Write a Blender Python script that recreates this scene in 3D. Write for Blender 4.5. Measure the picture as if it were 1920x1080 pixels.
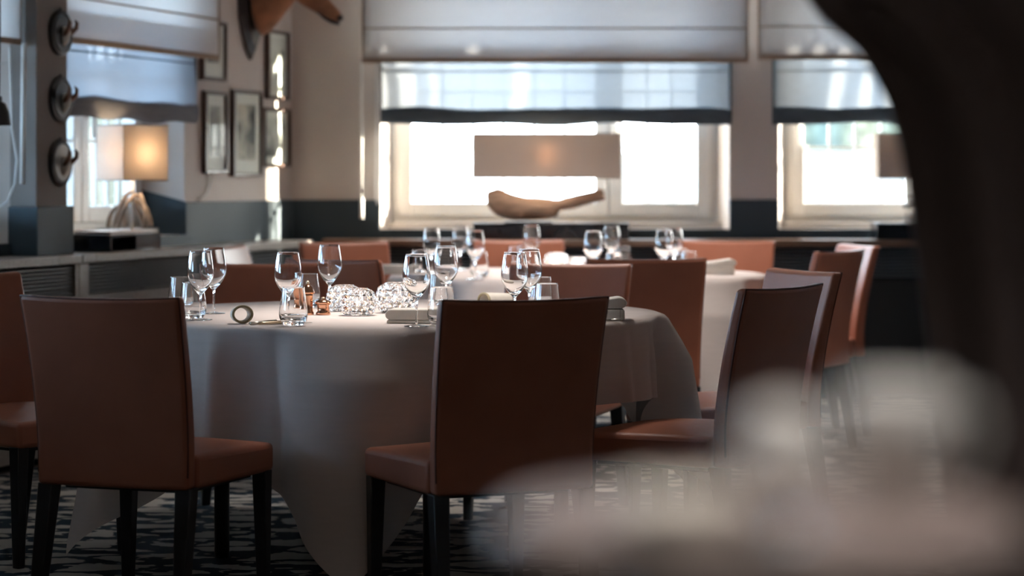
import bpy, math, random
from mathutils import Vector, Matrix
random.seed(7)
for o in list(bpy.data.objects):
    bpy.data.objects.remove(o)
SC = bpy.context.scene
COL = SC.collection
PI = math.pi
F = 4533.0          # focal length in pixels of a 1920 wide frame
HOR = 338.0         # horizon row
EYE = 1.20
R = math.radians

# ------------------------------------------------------------------ camera
cd = bpy.data.cameras.new('camera')
cam = bpy.data.objects.new('camera', cd); COL.objects.link(cam)
cam.location = (0, 0, EYE); cam.rotation_euler = (PI/2, 0, 0)
cd.sensor_width = 36; cd.lens = 36*F/1920
cd.shift_y = -(540-HOR)/1920
cd.clip_start = 0.05; cd.clip_end = 300
cd.dof.use_dof = True; cd.dof.focus_distance = 7.25; cd.dof.aperture_fstop = 2.4
SC.camera = cam

# ------------------------------------------------------------------ world / sun / exposure
SKY_STRENGTH = 24.0
w = bpy.data.worlds.new('sky'); SC.world = w; w.use_nodes = True
nt = w.node_tree; nt.nodes.clear()
out = nt.nodes.new('ShaderNodeOutputWorld'); bg = nt.nodes.new('ShaderNodeBackground')
tc = nt.nodes.new('ShaderNodeTexCoord'); sp = nt.nodes.new('ShaderNodeSeparateXYZ')
mr = nt.nodes.new('ShaderNodeMapRange'); mr.inputs[1].default_value = -1; mr.inputs[2].default_value = 1
rp = nt.nodes.new('ShaderNodeValToRGB')
rp.color_ramp.elements[0].color = (0.44, 0.69, 1.0, 1); rp.color_ramp.elements[0].position = 0.1
rp.color_ramp.elements[1].color = (1.0, 0.97, 0.93, 1); rp.color_ramp.elements[1].position = 0.85
nt.links.new(tc.outputs['Generated'], sp.inputs[0]); nt.links.new(sp.outputs['X'], mr.inputs[0])
nt.links.new(mr.outputs[0], rp.inputs[0]); nt.links.new(rp.outputs[0], bg.inputs[0])
bg.inputs[1].default_value = SKY_STRENGTH
nt.links.new(bg.outputs[0], out.inputs[0])

sl = bpy.data.lights.new('sun', 'SUN'); sl.energy = 110; sl.angle = R(0.8); sl.color = (1, 0.86, 0.70)
sun = bpy.data.objects.new('sun', sl); COL.objects.link(sun)
sun_dir = Vector((-math.cos(R(18)), -math.sin(R(18)), -math.tan(R(13))))
sun.rotation_euler = sun_dir.to_track_quat('-Z', 'Y').to_euler()
sun.location = (8, 16, 5)

SC.view_settings.view_transform = 'Standard'; SC.view_settings.look = 'None'
SC.view_settings.gamma = 1.0; SC.view_settings.use_curve_mapping = False
SC.view_settings.exposure = 0.28
SC.cycles.max_bounces = 14; SC.cycles.transmission_bounces = 12; SC.cycles.transparent_max_bounces = 16
SC.cycles.diffuse_bounces = 5; SC.cycles.glossy_bounces = 5
SC.cycles.sample_clamp_indirect = 40.0
SC.cycles.use_denoising = True

def fill_lamp(x, y, z, power, size=0.16, col=(1.0, 0.82, 0.66)):
    l = bpy.data.lights.new('unseen_fill', 'AREA'); l.shape = 'DISK'; l.size = size; l.energy = power; l.color = col
    o = bpy.data.objects.new('unseen_fill', l); COL.objects.link(o); o.location = (x, y, z)
FILL_W = 1.6
for x, y in ((-1.6, 4.2), (0.6, 4.2), (-2.2, 1.6), (1.6, 1.2), (2.6, 4.6), (2.8, 8.0)):  # unseen overhead lamps added as weak warm fill
    fill_lamp(x, y, 2.62, FILL_W)
def down_spot(x, y, power, size=62, col=(1.0, 0.93, 0.87)):
    l = bpy.data.lights.new('unseen_fill', 'SPOT'); l.energy = power; l.color = col; l.spot_size = R(size); l.spot_blend = 0.9; l.shadow_soft_size = 0.22
    o = bpy.data.objects.new('unseen_fill', l); COL.objects.link(o); o.location = (x, y, 2.62)
SPOT_W = 215
for x, y in ((-.34, 7.72), (.30, 11.1)):  # unseen spots added to brighten the table tops
    down_spot(x, y, SPOT_W)
for x, y in ((1.5, 9.3), (1.3, 11.6), (.1, 9.7), (.1, 12.2)):  # wider unseen spots added for overhead light on seats and chair faces
    down_spot(x, y, 160, 95)
down_spot(.80, 2.1, 70, 70)  # unseen spot added to brighten the curtain
down_spot(.20, .85, 105, 50)  # unseen spot added to brighten the items on the pedestal table

# ------------------------------------------------------------------ materials
MATS = {}
def nodes_of(name):
    m = bpy.data.materials.new(name); m.use_nodes = True
    return m, m.node_tree, m.node_tree.nodes['Principled BSDF']

def mat(name, col, rough=0.5, metal=0.0, var=0.08, scale=8.0, bump=0.0, bscale=60.0, spec=0.5, stretch=(1, 1, 1), sheen=0.0, coat=0.0):
    if name in MATS: return MATS[name]
    m, t, p = nodes_of(name)
    n = t.nodes; L = t.links.new
    co = n.new('ShaderNodeTexCoord'); mp = n.new('ShaderNodeMapping'); mp.inputs['Scale'].default_value = stretch
    L(co.outputs['Object'], mp.inputs[0])
    nz = n.new('ShaderNodeTexNoise'); nz.inputs['Scale'].default_value = scale; nz.inputs['Detail'].default_value = 5
    L(mp.outputs[0], nz.inputs['Vector'])
    cr = n.new('ShaderNodeValToRGB')
    a = tuple(max(0, c*(1-var)) for c in col)+(1,); b = tuple(min(1, c*(1+var)) for c in col)+(1,)
    cr.color_ramp.elements[0].color = a; cr.color_ramp.elements[1].color = b
    cr.color_ramp.elements[0].position = 0.3; cr.color_ramp.elements[1].position = 0.7
    L(nz.outputs['Fac'], cr.inputs[0]); L(cr.outputs[0], p.inputs['Base Color'])
    p.inputs['Roughness'].default_value = rough; p.inputs['Metallic'].default_value = metal
    p.inputs['Specular IOR Level'].default_value = spec
    if sheen: p.inputs['Sheen Weight'].default_value = sheen
    if coat: p.inputs['Coat Weight'].default_value = coat; p.inputs['Coat Roughness'].default_value = 0.15
    if bump:
        nb = n.new('ShaderNodeTexNoise'); nb.inputs['Scale'].default_value = bscale; nb.inputs['Detail'].default_value = 4
        L(mp.outputs[0], nb.inputs['Vector'])
        bp = n.new('ShaderNodeBump'); bp.inputs['Strength'].default_value = bump; bp.inputs['Distance'].default_value = 0.004
        L(nb.outputs['Fac'], bp.inputs['Height']); L(bp.outputs[0], p.inputs['Normal'])
    MATS[name] = m
    return m

def cloth_mat(name, col, trans, see=0.0, weave=400.0, tint=None, rough_var=0.06):
    """thin fabric: diffuse + translucent (+ open weave)"""
    if name in MATS: return MATS[name]
    m = bpy.data.materials.new(name); m.use_nodes = True
    t = m.node_tree; n = t.nodes; n.clear(); L = t.links.new
    o = n.new('ShaderNodeOutputMaterial')
    co = n.new('ShaderNodeTexCoord')
    nz = n.new('ShaderNodeTexNoise'); nz.inputs['Scale'].default_value = 6; nz.inputs['Detail'].default_value = 6
    mp = n.new('ShaderNodeMapping'); mp.inputs['Scale'].default_value = (2, 2, 14)
    L(co.outputs['Object'], mp.inputs[0]); L(mp.outputs[0], nz.inputs['Vector'])
    cr = n.new('ShaderNodeValToRGB')
    cr.color_ramp.elements[0].color = tuple(c*(1-rough_var) for c in col)+(1,)
    cr.color_ramp.elements[1].color = tuple(min(1, c*(1+rough_var)) for c in col)+(1,)
    L(nz.outputs['Fac'], cr.inputs[0])
    d = n.new('ShaderNodeBsdfDiffuse'); tr = n.new('ShaderNodeBsdfTranslucent')
    L(cr.outputs[0], d.inputs[0])
    if tint: tr.inputs[0].default_value = tint+(1,)
    else: L(cr.outputs[0], tr.inputs[0])
    mx = n.new('ShaderNodeMixShader'); mx.inputs[0].default_value = trans
    L(d.outputs[0], mx.inputs[1]); L(tr.outputs[0], mx.inputs[2])
    last = mx
    if see:
        tp = n.new('ShaderNodeBsdfTransparent'); mx2 = n.new('ShaderNodeMixShader'); mx2.inputs[0].default_value = see
        L(mx.outputs[0], mx2.inputs[1]); L(tp.outputs[0], mx2.inputs[2]); last = mx2
    L(last.outputs[0], o.inputs[0])
    MATS[name] = m
    return m

def glass_mat(name, col=(1, 1, 1), rough=0.0, ior=1.5):
    if name in MATS: return MATS[name]
    m, t, p = nodes_of(name)
    p.inputs['Base Color'].default_value = col+(1,)
    p.inputs['Transmission Weight'].default_value = 1; p.inputs['Roughness'].default_value = rough; p.inputs['IOR'].default_value = ior
    MATS[name] = m
    return m

def pane_mat(name):
    """thin flat pane: straight-through transmission plus a fresnel reflection"""
    if name in MATS: return MATS[name]
    m = bpy.data.materials.new(name); m.use_nodes = True
    t = m.node_tree; n = t.nodes; n.clear(); L = t.links.new
    o = n.new('ShaderNodeOutputMaterial'); tp = n.new('ShaderNodeBsdfTransparent'); gl = n.new('ShaderNodeBsdfGlossy')
    gl.inputs['Roughness'].default_value = 0.02; tp.inputs[0].default_value = (0.95, 0.97, 0.96, 1)
    ge = n.new('ShaderNodeNewGeometry'); dt = n.new('ShaderNodeVectorMath'); dt.operation = 'DOT_PRODUCT'
    L(ge.outputs['Normal'], dt.inputs[0]); L(ge.outputs['Incoming'], dt.inputs[1])
    def mth(op, a, b=None):
        q = n.new('ShaderNodeMath'); q.operation = op
        for i, x in enumerate((a, b)):
            if x is None: continue
            if isinstance(x, (int, float)): q.inputs[i].default_value = x
            else: L(x, q.inputs[i])
        return q.outputs[0]
    fr = mth('ADD', mth('MULTIPLY', mth('POWER', mth('SUBTRACT', 1.0, mth('ABSOLUTE', dt.outputs['Value'])), 5.0), 0.96), 0.04)
    mx = n.new('ShaderNodeMixShader'); L(fr, mx.inputs[0]); L(tp.outputs[0], mx.inputs[1]); L(gl.outputs[0], mx.inputs[2])
    L(mx.outputs[0], o.inputs[0])
    MATS[name] = m
    return m

def pic_glass():
    m = PANE.copy(); m.name = 'non_reflecting_picture_glass'
    for q in m.node_tree.nodes:
        if q.type == 'MATH' and q.operation == 'MULTIPLY': q.inputs[1].default_value = 0.10
        if q.type == 'MATH' and q.operation == 'ADD': q.inputs[1].default_value = 0.006
    return m
def emit_mat(name, col, strength):
    if name in MATS: return MATS[name]
    m = bpy.data.materials.new(name); m.use_nodes = True
    t = m.node_tree; n = t.nodes; n.clear()
    o = n.new('ShaderNodeOutputMaterial'); e = n.new('ShaderNodeEmission')
    e.inputs[0].default_value = col+(1,); e.inputs[1].default_value = strength
    t.links.new(e.outputs[0], o.inputs[0])
    MATS[name] = m
    return m

def leather_mat():
    m, t, p = nodes_of('cognac_leather'); n = t.nodes; L = t.links.new
    co = n.new('ShaderNodeTexCoord')
    nz = n.new('ShaderNodeTexNoise'); nz.inputs['Scale'].default_value = 5; nz.inputs['Detail'].default_value = 6
    L(co.outputs['Object'], nz.inputs['Vector'])
    cr = n.new('ShaderNodeValToRGB')
    cr.color_ramp.elements[0].position = 0.3; cr.color_ramp.elements[1].position = 0.75
    cr.color_ramp.elements[0].color = (0.330, 0.112, 0.062, 1); cr.color_ramp.elements[1].color = (0.400, 0.142, 0.080, 1)
    L(nz.outputs['Fac'], cr.inputs[0]); L(cr.outputs[0], p.inputs['Base Color'])
    p.inputs['Roughness'].default_value = 0.42; p.inputs['Specular IOR Level'].default_value = 0.45
    vo = n.new('ShaderNodeTexVoronoi'); vo.inputs['Scale'].default_value = 520
    n2 = n.new('ShaderNodeTexNoise'); n2.inputs['Scale'].default_value = 22; n2.inputs['Detail'].default_value = 3
    L(co.outputs['Object'], vo.inputs['Vector']); L(co.outputs['Object'], n2.inputs['Vector'])
    ad = n.new('ShaderNodeMath'); ad.operation = 'MULTIPLY_ADD'; ad.inputs[1].default_value = 0.25
    L(vo.outputs['Distance'], ad.inputs[0]); L(n2.outputs['Fac'], ad.inputs[2])
    b = n.new('ShaderNodeBump'); b.inputs['Strength'].default_value = 0.25; b.inputs['Distance'].default_value = 0.003
    L(ad.outputs[0], b.inputs['Height']); L(b.outputs[0], p.inputs['Normal'])
    return m

def carpet_mat():
    m, t, p = nodes_of('patterned_carpet'); n = t.nodes; L = t.links.new
    co = n.new('ShaderNodeTexCoord')
    mp = n.new('ShaderNodeMapping'); mp.inputs['Scale'].default_value = (3.0, 4.6, 1); mp.inputs['Rotation'].default_value = (0, 0, R(14))
    L(co.outputs['Object'], mp.inputs[0])
    nz = n.new('ShaderNodeTexNoise'); nz.inputs['Scale'].default_value = 1.6; nz.inputs['Detail'].default_value = 4
    L(mp.outputs[0], nz.inputs['Vector'])
    mv = n.new('ShaderNodeMix'); mv.data_type = 'RGBA'; mv.blend_type = 'LINEAR_LIGHT'; mv.inputs[0].default_value = 0.55
    L(mp.outputs[0], mv.inputs['A']); L(nz.outputs['Color'], mv.inputs['B'])
    vo = n.new('ShaderNodeTexVoronoi'); vo.feature = 'DISTANCE_TO_EDGE'; vo.inputs['Scale'].default_value = 1.25
    L(mv.outputs['Result'], vo.inputs['Vector'])
    nn = n.new('ShaderNodeTexNoise'); nn.inputs['Scale'].default_value = 2.2; nn.inputs['Detail'].default_value = 2
    L(mp.outputs[0], nn.inputs['Vector'])
    sb = n.new('ShaderNodeMath'); sb.operation = 'MULTIPLY_ADD'; sb.inputs[1].default_value = 0.34; sb.inputs[2].default_value = -0.055
    L(nn.outputs['Fac'], sb.inputs[0])
    gt = n.new('ShaderNodeMath'); gt.operation = 'SUBTRACT'; L(vo.outputs['Distance'], gt.inputs[0]); L(sb.outputs[0], gt.inputs[1])
    ss = n.new('ShaderNodeMapRange'); ss.inputs[1].default_value = -0.012; ss.inputs[2].default_value = 0.012; L(gt.outputs[0], ss.inputs[0])
    mx = n.new('ShaderNodeMix'); mx.data_type = 'RGBA'
    mx.inputs['A'].default_value = (0.010, 0.022, 0.036, 1); mx.inputs['B'].default_value = (0.36, 0.335, 0.305, 1)
    L(ss.outputs[0], mx.inputs[0]); L(mx.outputs['Result'], p.inputs['Base Color'])
    p.inputs['Roughness'].default_value = 0.95; p.inputs['Specular IOR Level'].default_value = 0.1
    fb = n.new('ShaderNodeTexNoise'); fb.inputs['Scale'].default_value = 500
    L(co.outputs['Object'], fb.inputs['Vector'])
    b = n.new('ShaderNodeBump'); b.inputs['Strength'].default_value = 0.4; b.inputs['Distance'].default_value = 0.004
    L(fb.outputs['Fac'], b.inputs['Height']); L(b.outputs[0], p.inputs['Normal'])
    return m

def print_mat(name, seed, dark=(0.035, 0.033, 0.032), light=(0.42, 0.40, 0.38), lo=0.40, hi=0.66, sc=7):
    """old grey photograph: blotchy tones"""
    m, t, p = nodes_of(name); n = t.nodes; L = t.links.new
    co = n.new('ShaderNodeTexCoord'); mp = n.new('ShaderNodeMapping'); mp.inputs['Location'].default_value = (seed*3.7, seed*1.3, seed)
    L(co.outputs['Object'], mp.inputs[0])
    nz = n.new('ShaderNodeTexNoise'); nz.inputs['Scale'].default_value = sc; nz.inputs['Detail'].default_value = 7
    L(mp.outputs[0], nz.inputs['Vector'])
    cr = n.new('ShaderNodeValToRGB'); cr.color_ramp.elements[0].position = lo; cr.color_ramp.elements[1].position = hi
    cr.color_ramp.elements[0].color = dark+(1,); cr.color_ramp.elements[1].color = light+(1,)
    L(nz.outputs['Fac'], cr.inputs[0]); L(cr.outputs[0], p.inputs['Base Color']); p.inputs['Roughness'].default_value = 0.6
    return m

LEATHER = leather_mat()
PIPING = mat('dark_leather_seam', (0.10, 0.030, 0.018), 0.5, var=0.1)
LEG = mat('black_stained_wood', (0.012, 0.012, 0.014), 0.38, var=0.2, scale=20, stretch=(8, 8, 1))
WALL = mat('taupe_plaster', (0.58, 0.525, 0.49), 0.85, var=0.03, scale=3, bump=0.05, bscale=120)
CEIL = mat('white_ceiling_paint', (0.55, 0.52, 0.49), 0.9, var=0.02)
DADO = mat('slate_blue_paint', (0.045, 0.066, 0.082), 0.6, var=0.05, scale=3, spec=0.25)
WOOD = mat('brown_oiled_wood', (0.150, 0.082, 0.052), 0.30, var=0.35, scale=4, stretch=(1, 14, 14), coat=0.2)
GREYEDWOOD = mat('window_greyed_wood', (0.20, 0.172, 0.155), 0.42, var=0.16, scale=4, stretch=(1, 14, 14))  # brown wood with the cool window reflection mixed into its colour
LOUVRE = mat('dark_louvre_wood', (0.105, 0.118, 0.132), 0.35, var=0.2, scale=5, stretch=(1, 10, 10))
VOID = mat('near_black', (0.008, 0.009, 0.011), 0.8)  # near-black for the shade inside the covers, also the back lower panels
WHITEFRAME = mat('white_window_paint', (0.72, 0.70, 0.66), 0.35, var=0.02)
SILL = mat('beige_sill', (0.50, 0.46, 0.42), 0.4, var=0.04)
LINEN = cloth_mat('white_table_linen', (0.64, 0.56, 0.525), 0.10)
NAPKIN = mat('ivory_napkin_linen', (0.68, 0.63, 0.56), 0.9, var=0.05, scale=30, bump=0.15, bscale=500)
BLIND = cloth_mat('offwhite_blind_linen', (0.80, 0.78, 0.76), 0.42, tint=(0.60, 0.62, 0.65))
BLINDLEFT = cloth_mat('offwhite_blind_linen_brightened', (0.82, 0.80, 0.78), 0.62, see=0.010, tint=(0.94, 0.94, 0.94))  # brighter copy of the blind linen, window glow put into its tint
BLINDHEM = cloth_mat('tan_blind_edging', (0.36, 0.28, 0.22), 0.12)
SHEER = cloth_mat('blue_grey_voile', (0.15, 0.19, 0.24), 0.36, see=0.012, tint=(0.22, 0.245, 0.275), rough_var=0.2)
SHEERLEFT = cloth_mat('blue_grey_voile_brightened', (0.30, 0.36, 0.44), 0.5, see=0.02, tint=(0.40, 0.44, 0.50), rough_var=0.1)  # same voile as the back, made brighter to carry the left window's glow
SHEERFOLD = cloth_mat('blue_grey_voile_folded', (0.10, 0.125, 0.15), 0.10, see=0.0, rough_var=0.25)
GLASS = glass_mat('clear_glass')
PANE = pane_mat('window_glass')
PICGLASS = pic_glass()
COPPER = mat('copper', (0.72, 0.38, 0.24), 0.16, metal=1.0, var=0.08)
STEEL = mat('polished_cutlery_steel', (0.72, 0.67, 0.60), 0.3, metal=1.0, var=0.04)
BRASSY = mat('warm_brass', (0.66, 0.52, 0.36), 0.32, metal=1.0, var=0.05)
BLACKLAC = mat('black_lacquer', (0.010, 0.013, 0.017), 0.18, var=0.1)
BLACKMET = mat('black_metal', (0.014, 0.015, 0.017), 0.35, var=0.1)
FRAMEW = mat('dark_brown_frame_wood', (0.055, 0.026, 0.016), 0.35, var=0.3, scale=12)
FRAMEED = mat('black_frame_side', (0.012, 0.013, 0.016), 0.4)
PASSE = mat('white_passe_partout', (0.82, 0.80, 0.77), 0.8, var=0.02)
SHADE = cloth_mat('taupe_lampshade_fabric', (0.62, 0.55, 0.48), 0.30, tint=(0.72, 0.55, 0.42), rough_var=0.03)
SHADEW = cloth_mat('cream_lampshade_fabric', (0.72, 0.66, 0.60), 0.35, tint=(0.80, 0.72, 0.64), rough_var=0.03)
DRIFT = mat('driftwood', (0.46, 0.29, 0.19), 0.75, var=0.4, scale=5, stretch=(1.2, 9, 9), bump=0.7, bscale=14)
DRIFTG = mat('grey_driftwood', (0.34, 0.27, 0.22), 0.75, var=0.4, scale=14, bump=0.5, bscale=40)
FUR = mat('tawny_fur', (0.300, 0.130, 0.062), 0.8, var=0.45, scale=9, bump=0.6, bscale=90, sheen=0.2)
FURDARK = mat('black_nose_skin', (0.012, 0.010, 0.010), 0.35)
PLAQUE = mat('dark_plaque_wood', (0.030, 0.022, 0.020), 0.28, var=0.3, scale=8, stretch=(6, 6, 1))
PLAQUE2 = mat('glossy_black_plaque', (0.016, 0.017, 0.019), 0.4, var=0.2)
REFLFACE = mat('painted_reflection_face', (0.33, 0.33, 0.31), 0.35, var=0.1)
HORN = mat('brown_antler', (0.170, 0.088, 0.052), 0.5, var=0.5, scale=25, bump=0.5, bscale=70)
BONE = mat('bone', (0.60, 0.55, 0.47), 0.5, var=0.1)
WHITEPL = mat('white_plastic', (0.75, 0.75, 0.74), 0.4, var=0.02)
WAX = mat('white_wax', (0.80, 0.74, 0.66), 0.5, var=0.02)
FLAME = emit_mat('candle_flame', (1.0, 0.52, 0.24), 22)
BULB = emit_mat('warm_bulb', (1.0, 0.68, 0.40), 14)
DRAPE = mat('dark_brown_velvet', (0.19, 0.150, 0.142), 0.95, var=0.12, scale=6, spec=0.1)
SERVEW = mat('dark_counter_wood', (0.055, 0.030, 0.022), 0.35, var=0.3, stretch=(1, 10, 10))
LEAF = mat('hedge_leaf', (0.050, 0.060, 0.044), 0.8, var=0.6, scale=6, bump=1.0, bscale=6)
PAVING = mat('grey_gravel', (0.105, 0.102, 0.098), 0.95, var=0.1, scale=3)
CARPET = carpet_mat()

# ------------------------------------------------------------------ mesh helpers
class MB:
    def __init__(self): self.v = []; self.f = []
    def add(self, vs, fs):
        o = len(self.v); self.v += [tuple(p) for p in vs]; self.f += [tuple(i+o for i in f) for f in fs]; return self
    def box(self, x0, x1, y0, y1, z0, z1, M=None):
        vs = [(x0,y0,z0),(x1,y0,z0),(x1,y1,z0),(x0,y1,z0),(x0,y0,z1),(x1,y0,z1),(x1,y1,z1),(x0,y1,z1)]
        if M is not None: vs = [M @ Vector(p) for p in vs]
        return self.add(vs, [(3,2,1,0),(4,5,6,7),(0,1,5,4),(1,2,6,5),(2,3,7,6),(3,0,4,7)])
    def prism8(self, bot, top):
        return self.add(list(bot)+list(top), [(3,2,1,0),(4,5,6,7),(0,1,5,4),(1,2,6,5),(2,3,7,6),(3,0,4,7)])
    def tube(self, pts, rad, n=8, caps=True, sq=1.0):
        pts = [Vector(p) for p in pts]; k = len(pts)
        if not isinstance(rad, (list, tuple)): rad = [rad]*k
        T = [(pts[min(i+1,k-1)]-pts[max(i-1,0)]).normalized() for i in range(k)]
        up = Vector((0,0,1)) if abs(T[0].z) < 0.9 else Vector((1,0,0))
        N = T[0].cross(up).normalized(); vs = []
        for i in range(k):
            N = (N - T[i]*N.dot(T[i])).normalized(); B = T[i].cross(N)
            for j in range(n):
                a = 2*PI*j/n; vs.append(pts[i]+(N*math.cos(a)+B*math.sin(a)*sq)*rad[i])
        fs = [(i*n+j, i*n+(j+1)%n, (i+1)*n+(j+1)%n, (i+1)*n+j) for i in range(k-1) for j in range(n)]
        if caps: fs += [tuple(range(n-1,-1,-1)), tuple((k-1)*n+j for j in range(n))]
        return self.add(vs, fs)
    def lathe(self, prof, n=32, c=(0,0,0), close=False):
        """prof: list of (r,z); r==0 end points become poles"""
        vs = []; rings = []
        for r, z in prof:
            if r < 1e-7: rings.append([len(vs)]); vs.append((c[0], c[1], c[2]+z))
            else:
                rings.append(list(range(len(vs), len(vs)+n)))
                vs += [(c[0]+r*math.cos(2*PI*j/n), c[1]+r*math.sin(2*PI*j/n), c[2]+z) for j in range(n)]
        fs = []
        prs = list(zip(rings, rings[1:])) + ([(rings[-1], rings[0])] if close else [])
        for A, B in prs:
            for j in range(n):
                k = (j+1) % n
                if len(A) == 1 and len(B) == 1: continue
                if len(A) == 1: fs.append((A[0], B[k], B[j]))
                elif len(B) == 1: fs.append((A[j], A[k], B[0]))
                else: fs.append((A[j], A[k], B[k], B[j]))
        return self.add(vs, fs)
    def grid(self, fn, nu, nv, wrapu=False):
        vs = [fn(i/nu, j/nv) for j in range(nv+1) for i in range(nu if wrapu else nu+1)]
        s = nu if wrapu else nu+1
        fs = [(j*s+i, j*s+(i+1)%s, (j+1)*s+(i+1)%s, (j+1)*s+i) for j in range(nv) for i in range(nu)]
        return self.add(vs, fs)
    def sweep(self, prof, x0, x1, axis='x'):
        """closed 2d profile (a,b) swept along an axis"""
        n = len(prof)
        mk = (lambda x, p: (x, p[0], p[1])) if axis == 'x' else (lambda x, p: (p[0], x, p[1]))
        vs = [mk(x0, p) for p in prof]+[mk(x1, p) for p in prof]
        fs = [(i, (i+1)%n, n+(i+1)%n, n+i) for i in range(n)]+[tuple(range(n-1,-1,-1)), tuple(range(n, 2*n))]
        return self.add(vs, fs)
    def build(self, name, m, parent=None, smooth=False, bevel=0, segs=2, angle=35, subsurf=0, solid=0):
        me = bpy.data.meshes.new(name); me.from_pydata(self.v, [], self.f); me.validate(); me.update()
        import bmesh
        b = bmesh.new(); b.from_mesh(me); bmesh.ops.recalc_face_normals(b, faces=b.faces); b.to_mesh(me); b.free()
        me.materials.append(m)
        o = bpy.data.objects.new(name, me); COL.objects.link(o)
        if parent is not None: o.parent = parent
        if solid:
            md = o.modifiers.new('solid', 'SOLIDIFY'); md.thickness = solid; md.offset = 0
        if bevel:
            md = o.modifiers.new('bevel', 'BEVEL'); md.width = bevel; md.segments = segs; md.limit_method = 'ANGLE'; md.angle_limit = R(angle)
        if subsurf:
            md = o.modifiers.new('sub', 'SUBSURF'); md.levels = subsurf; md.render_levels = subsurf
        if smooth or bevel:
            for p in me.polygons: p.use_smooth = True
            if not smooth: me.set_sharp_from_angle(angle=R(50))
            elif m is GLASS: me.set_sharp_from_angle(angle=R(48))
        return o

def tag(o, label=None, cat=None, group=None, kind=None):
    if label: o['label'] = label
    if cat: o['category'] = cat
    if group: o['group'] = group
    if kind: o['kind'] = kind
    return o
def thing(name, label, cat, loc=(0,0,0), rz=0.0, group=None):
    o = bpy.data.objects.new(name, None); COL.objects.link(o); o.empty_display_size = 0.05
    o.location = loc; o.rotation_euler = (0,0,rz)
    return tag(o, label, cat, group)
def struct(name, mb, m, **k):
    o = mb.build(name, m, **k); o['kind'] = 'structure'; return o
def copy_tree(o, parent=None):
    c = o.copy(); COL.objects.link(c)
    if parent is not None: c.parent = parent
    for ch in list(CH.get(o.name, o.children)): copy_tree(ch, c)
    return c
CH = {}
def place(proto, used, loc, rz, label, group=None, scale=1.0):
    """first call moves the prototype itself; later calls copy it with its parts"""
    o = proto if not used else copy_tree(proto)
    used.append(o)
    o.location = loc; o.rotation_euler = (0,0,rz); o.scale = (scale,)*3; o['label'] = label
    if group: o['group'] = group
    return o
def at(px, Z): return (px-960)/F*Z
def zz(py, Z): return EYE+(HOR-py)*Z/F

# ------------------------------------------------------------------ room shell
YB = 13.35; XC = -1.22           # back wall plane and its left corner
U = Vector((-0.2891, -0.9573, 0)); NW = Vector((0.9573, -0.2891, 0))   # along the left wall, into the room
CORNER = Vector((XC, YB, 0))
LEN_L = 17.0
ANG_L = math.atan2(0.9573, 0.2891)
LO = CORNER+U*LEN_L              # origin of the left wall's own frame
ML = Matrix.Translation(LO) @ Matrix.Rotation(ANG_L, 4, 'Z')
CEIL_Z = 2.65
def lw(u, n, z=0.0): return CORNER+U*u+NW*n+Vector((0,0,z))      # point on the left wall

struct('floor', MB().add([(-9,-4.2,0),(5.4,-4.2,0),(5.4,14.2,0),(-9,14.2,0),(-9,-4.2,-.1),(5.4,-4.2,-.1),(5.4,14.2,-.1),(-9,14.2,-.1)],
    [(0,1,2,3),(7,6,5,4),(0,4,5,1),(1,5,6,2),(2,6,7,3),(3,7,4,0)]), CARPET)
struct('ceiling', MB().box(-9,5.4,-4.2,14.2,CEIL_Z,CEIL_Z+.12), CEIL)

SPLAY = 0.075; DEEP = 0.30; ZS, ZT = 0.930, 2.48
def wall_mesh(length, openings, z0=0.0, z1=CEIL_Z):
    """front at y=0, back at y=DEEP; openings splay inward to the outside"""
    mb = MB()
    def face(sh, y, flip):
        xs = [0.0]
        for a, b in openings: xs += [a+sh, b-sh]
        xs.append(length)
        q = []
        for i in range(0, len(xs), 2): q.append((xs[i], xs[i+1], z0, z1))
        for a, b in openings:
            q.append((a+sh, b-sh, z0, ZS)); q.append((a+sh, b-sh, ZT, z1))
        for x0, x1, a, b in q:
            p = [(x0,y,a),(x1,y,a),(x1,y,b),(x0,y,b)]
            mb.add(p, [(0,1,2,3) if not flip else (3,2,1,0)])
    face(0, 0, False); face(SPLAY, DEEP, True)
    for a, b in openings:
        mb.add([(a,0,ZS),(a,0,ZT),(a+SPLAY,DEEP,ZT),(a+SPLAY,DEEP,ZS)], [(0,1,2,3)])
        mb.add([(b,0,ZS),(b,0,ZT),(b-SPLAY,DEEP,ZT),(b-SPLAY,DEEP,ZS)], [(3,2,1,0)])
        mb.add([(a,0,ZS),(b,0,ZS),(b-SPLAY,DEEP,ZS),(a+SPLAY,DEEP,ZS)], [(3,2,1,0)])
        mb.add([(a,0,ZT),(b,0,ZT),(b-SPLAY,DEEP,ZT),(a+SPLAY,DEEP,ZT)], [(0,1,2,3)])
    return mb
BACK_OPEN = [(-0.727, 1.20), (1.47, 3.40)]
LEN_B = 5.2-XC
bw = struct('wall_back', wall_mesh(LEN_B, [(a-XC, b-XC) for a, b in BACK_OPEN]), WALL); bw.location = (XC, YB, 0)
LEFT_OPEN_U = [(1.41, 2.90), (3.18, 4.70), (5.0, 6.5), (6.8, 8.3)]
lwall = struct('wall_left', wall_mesh(LEN_L, [(LEN_L-b, LEN_L-a) for a, b in reversed(LEFT_OPEN_U)]), WALL)
lwall.matrix_world = ML
struct('wall_right', MB().box(5.0, 5.2, -4.0, YB+.3, 0, CEIL_Z), WALL)
struct('wall_front', MB().box(-8, 5.2, -3.2, -3.0, 0, CEIL_Z), WALL)

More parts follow.
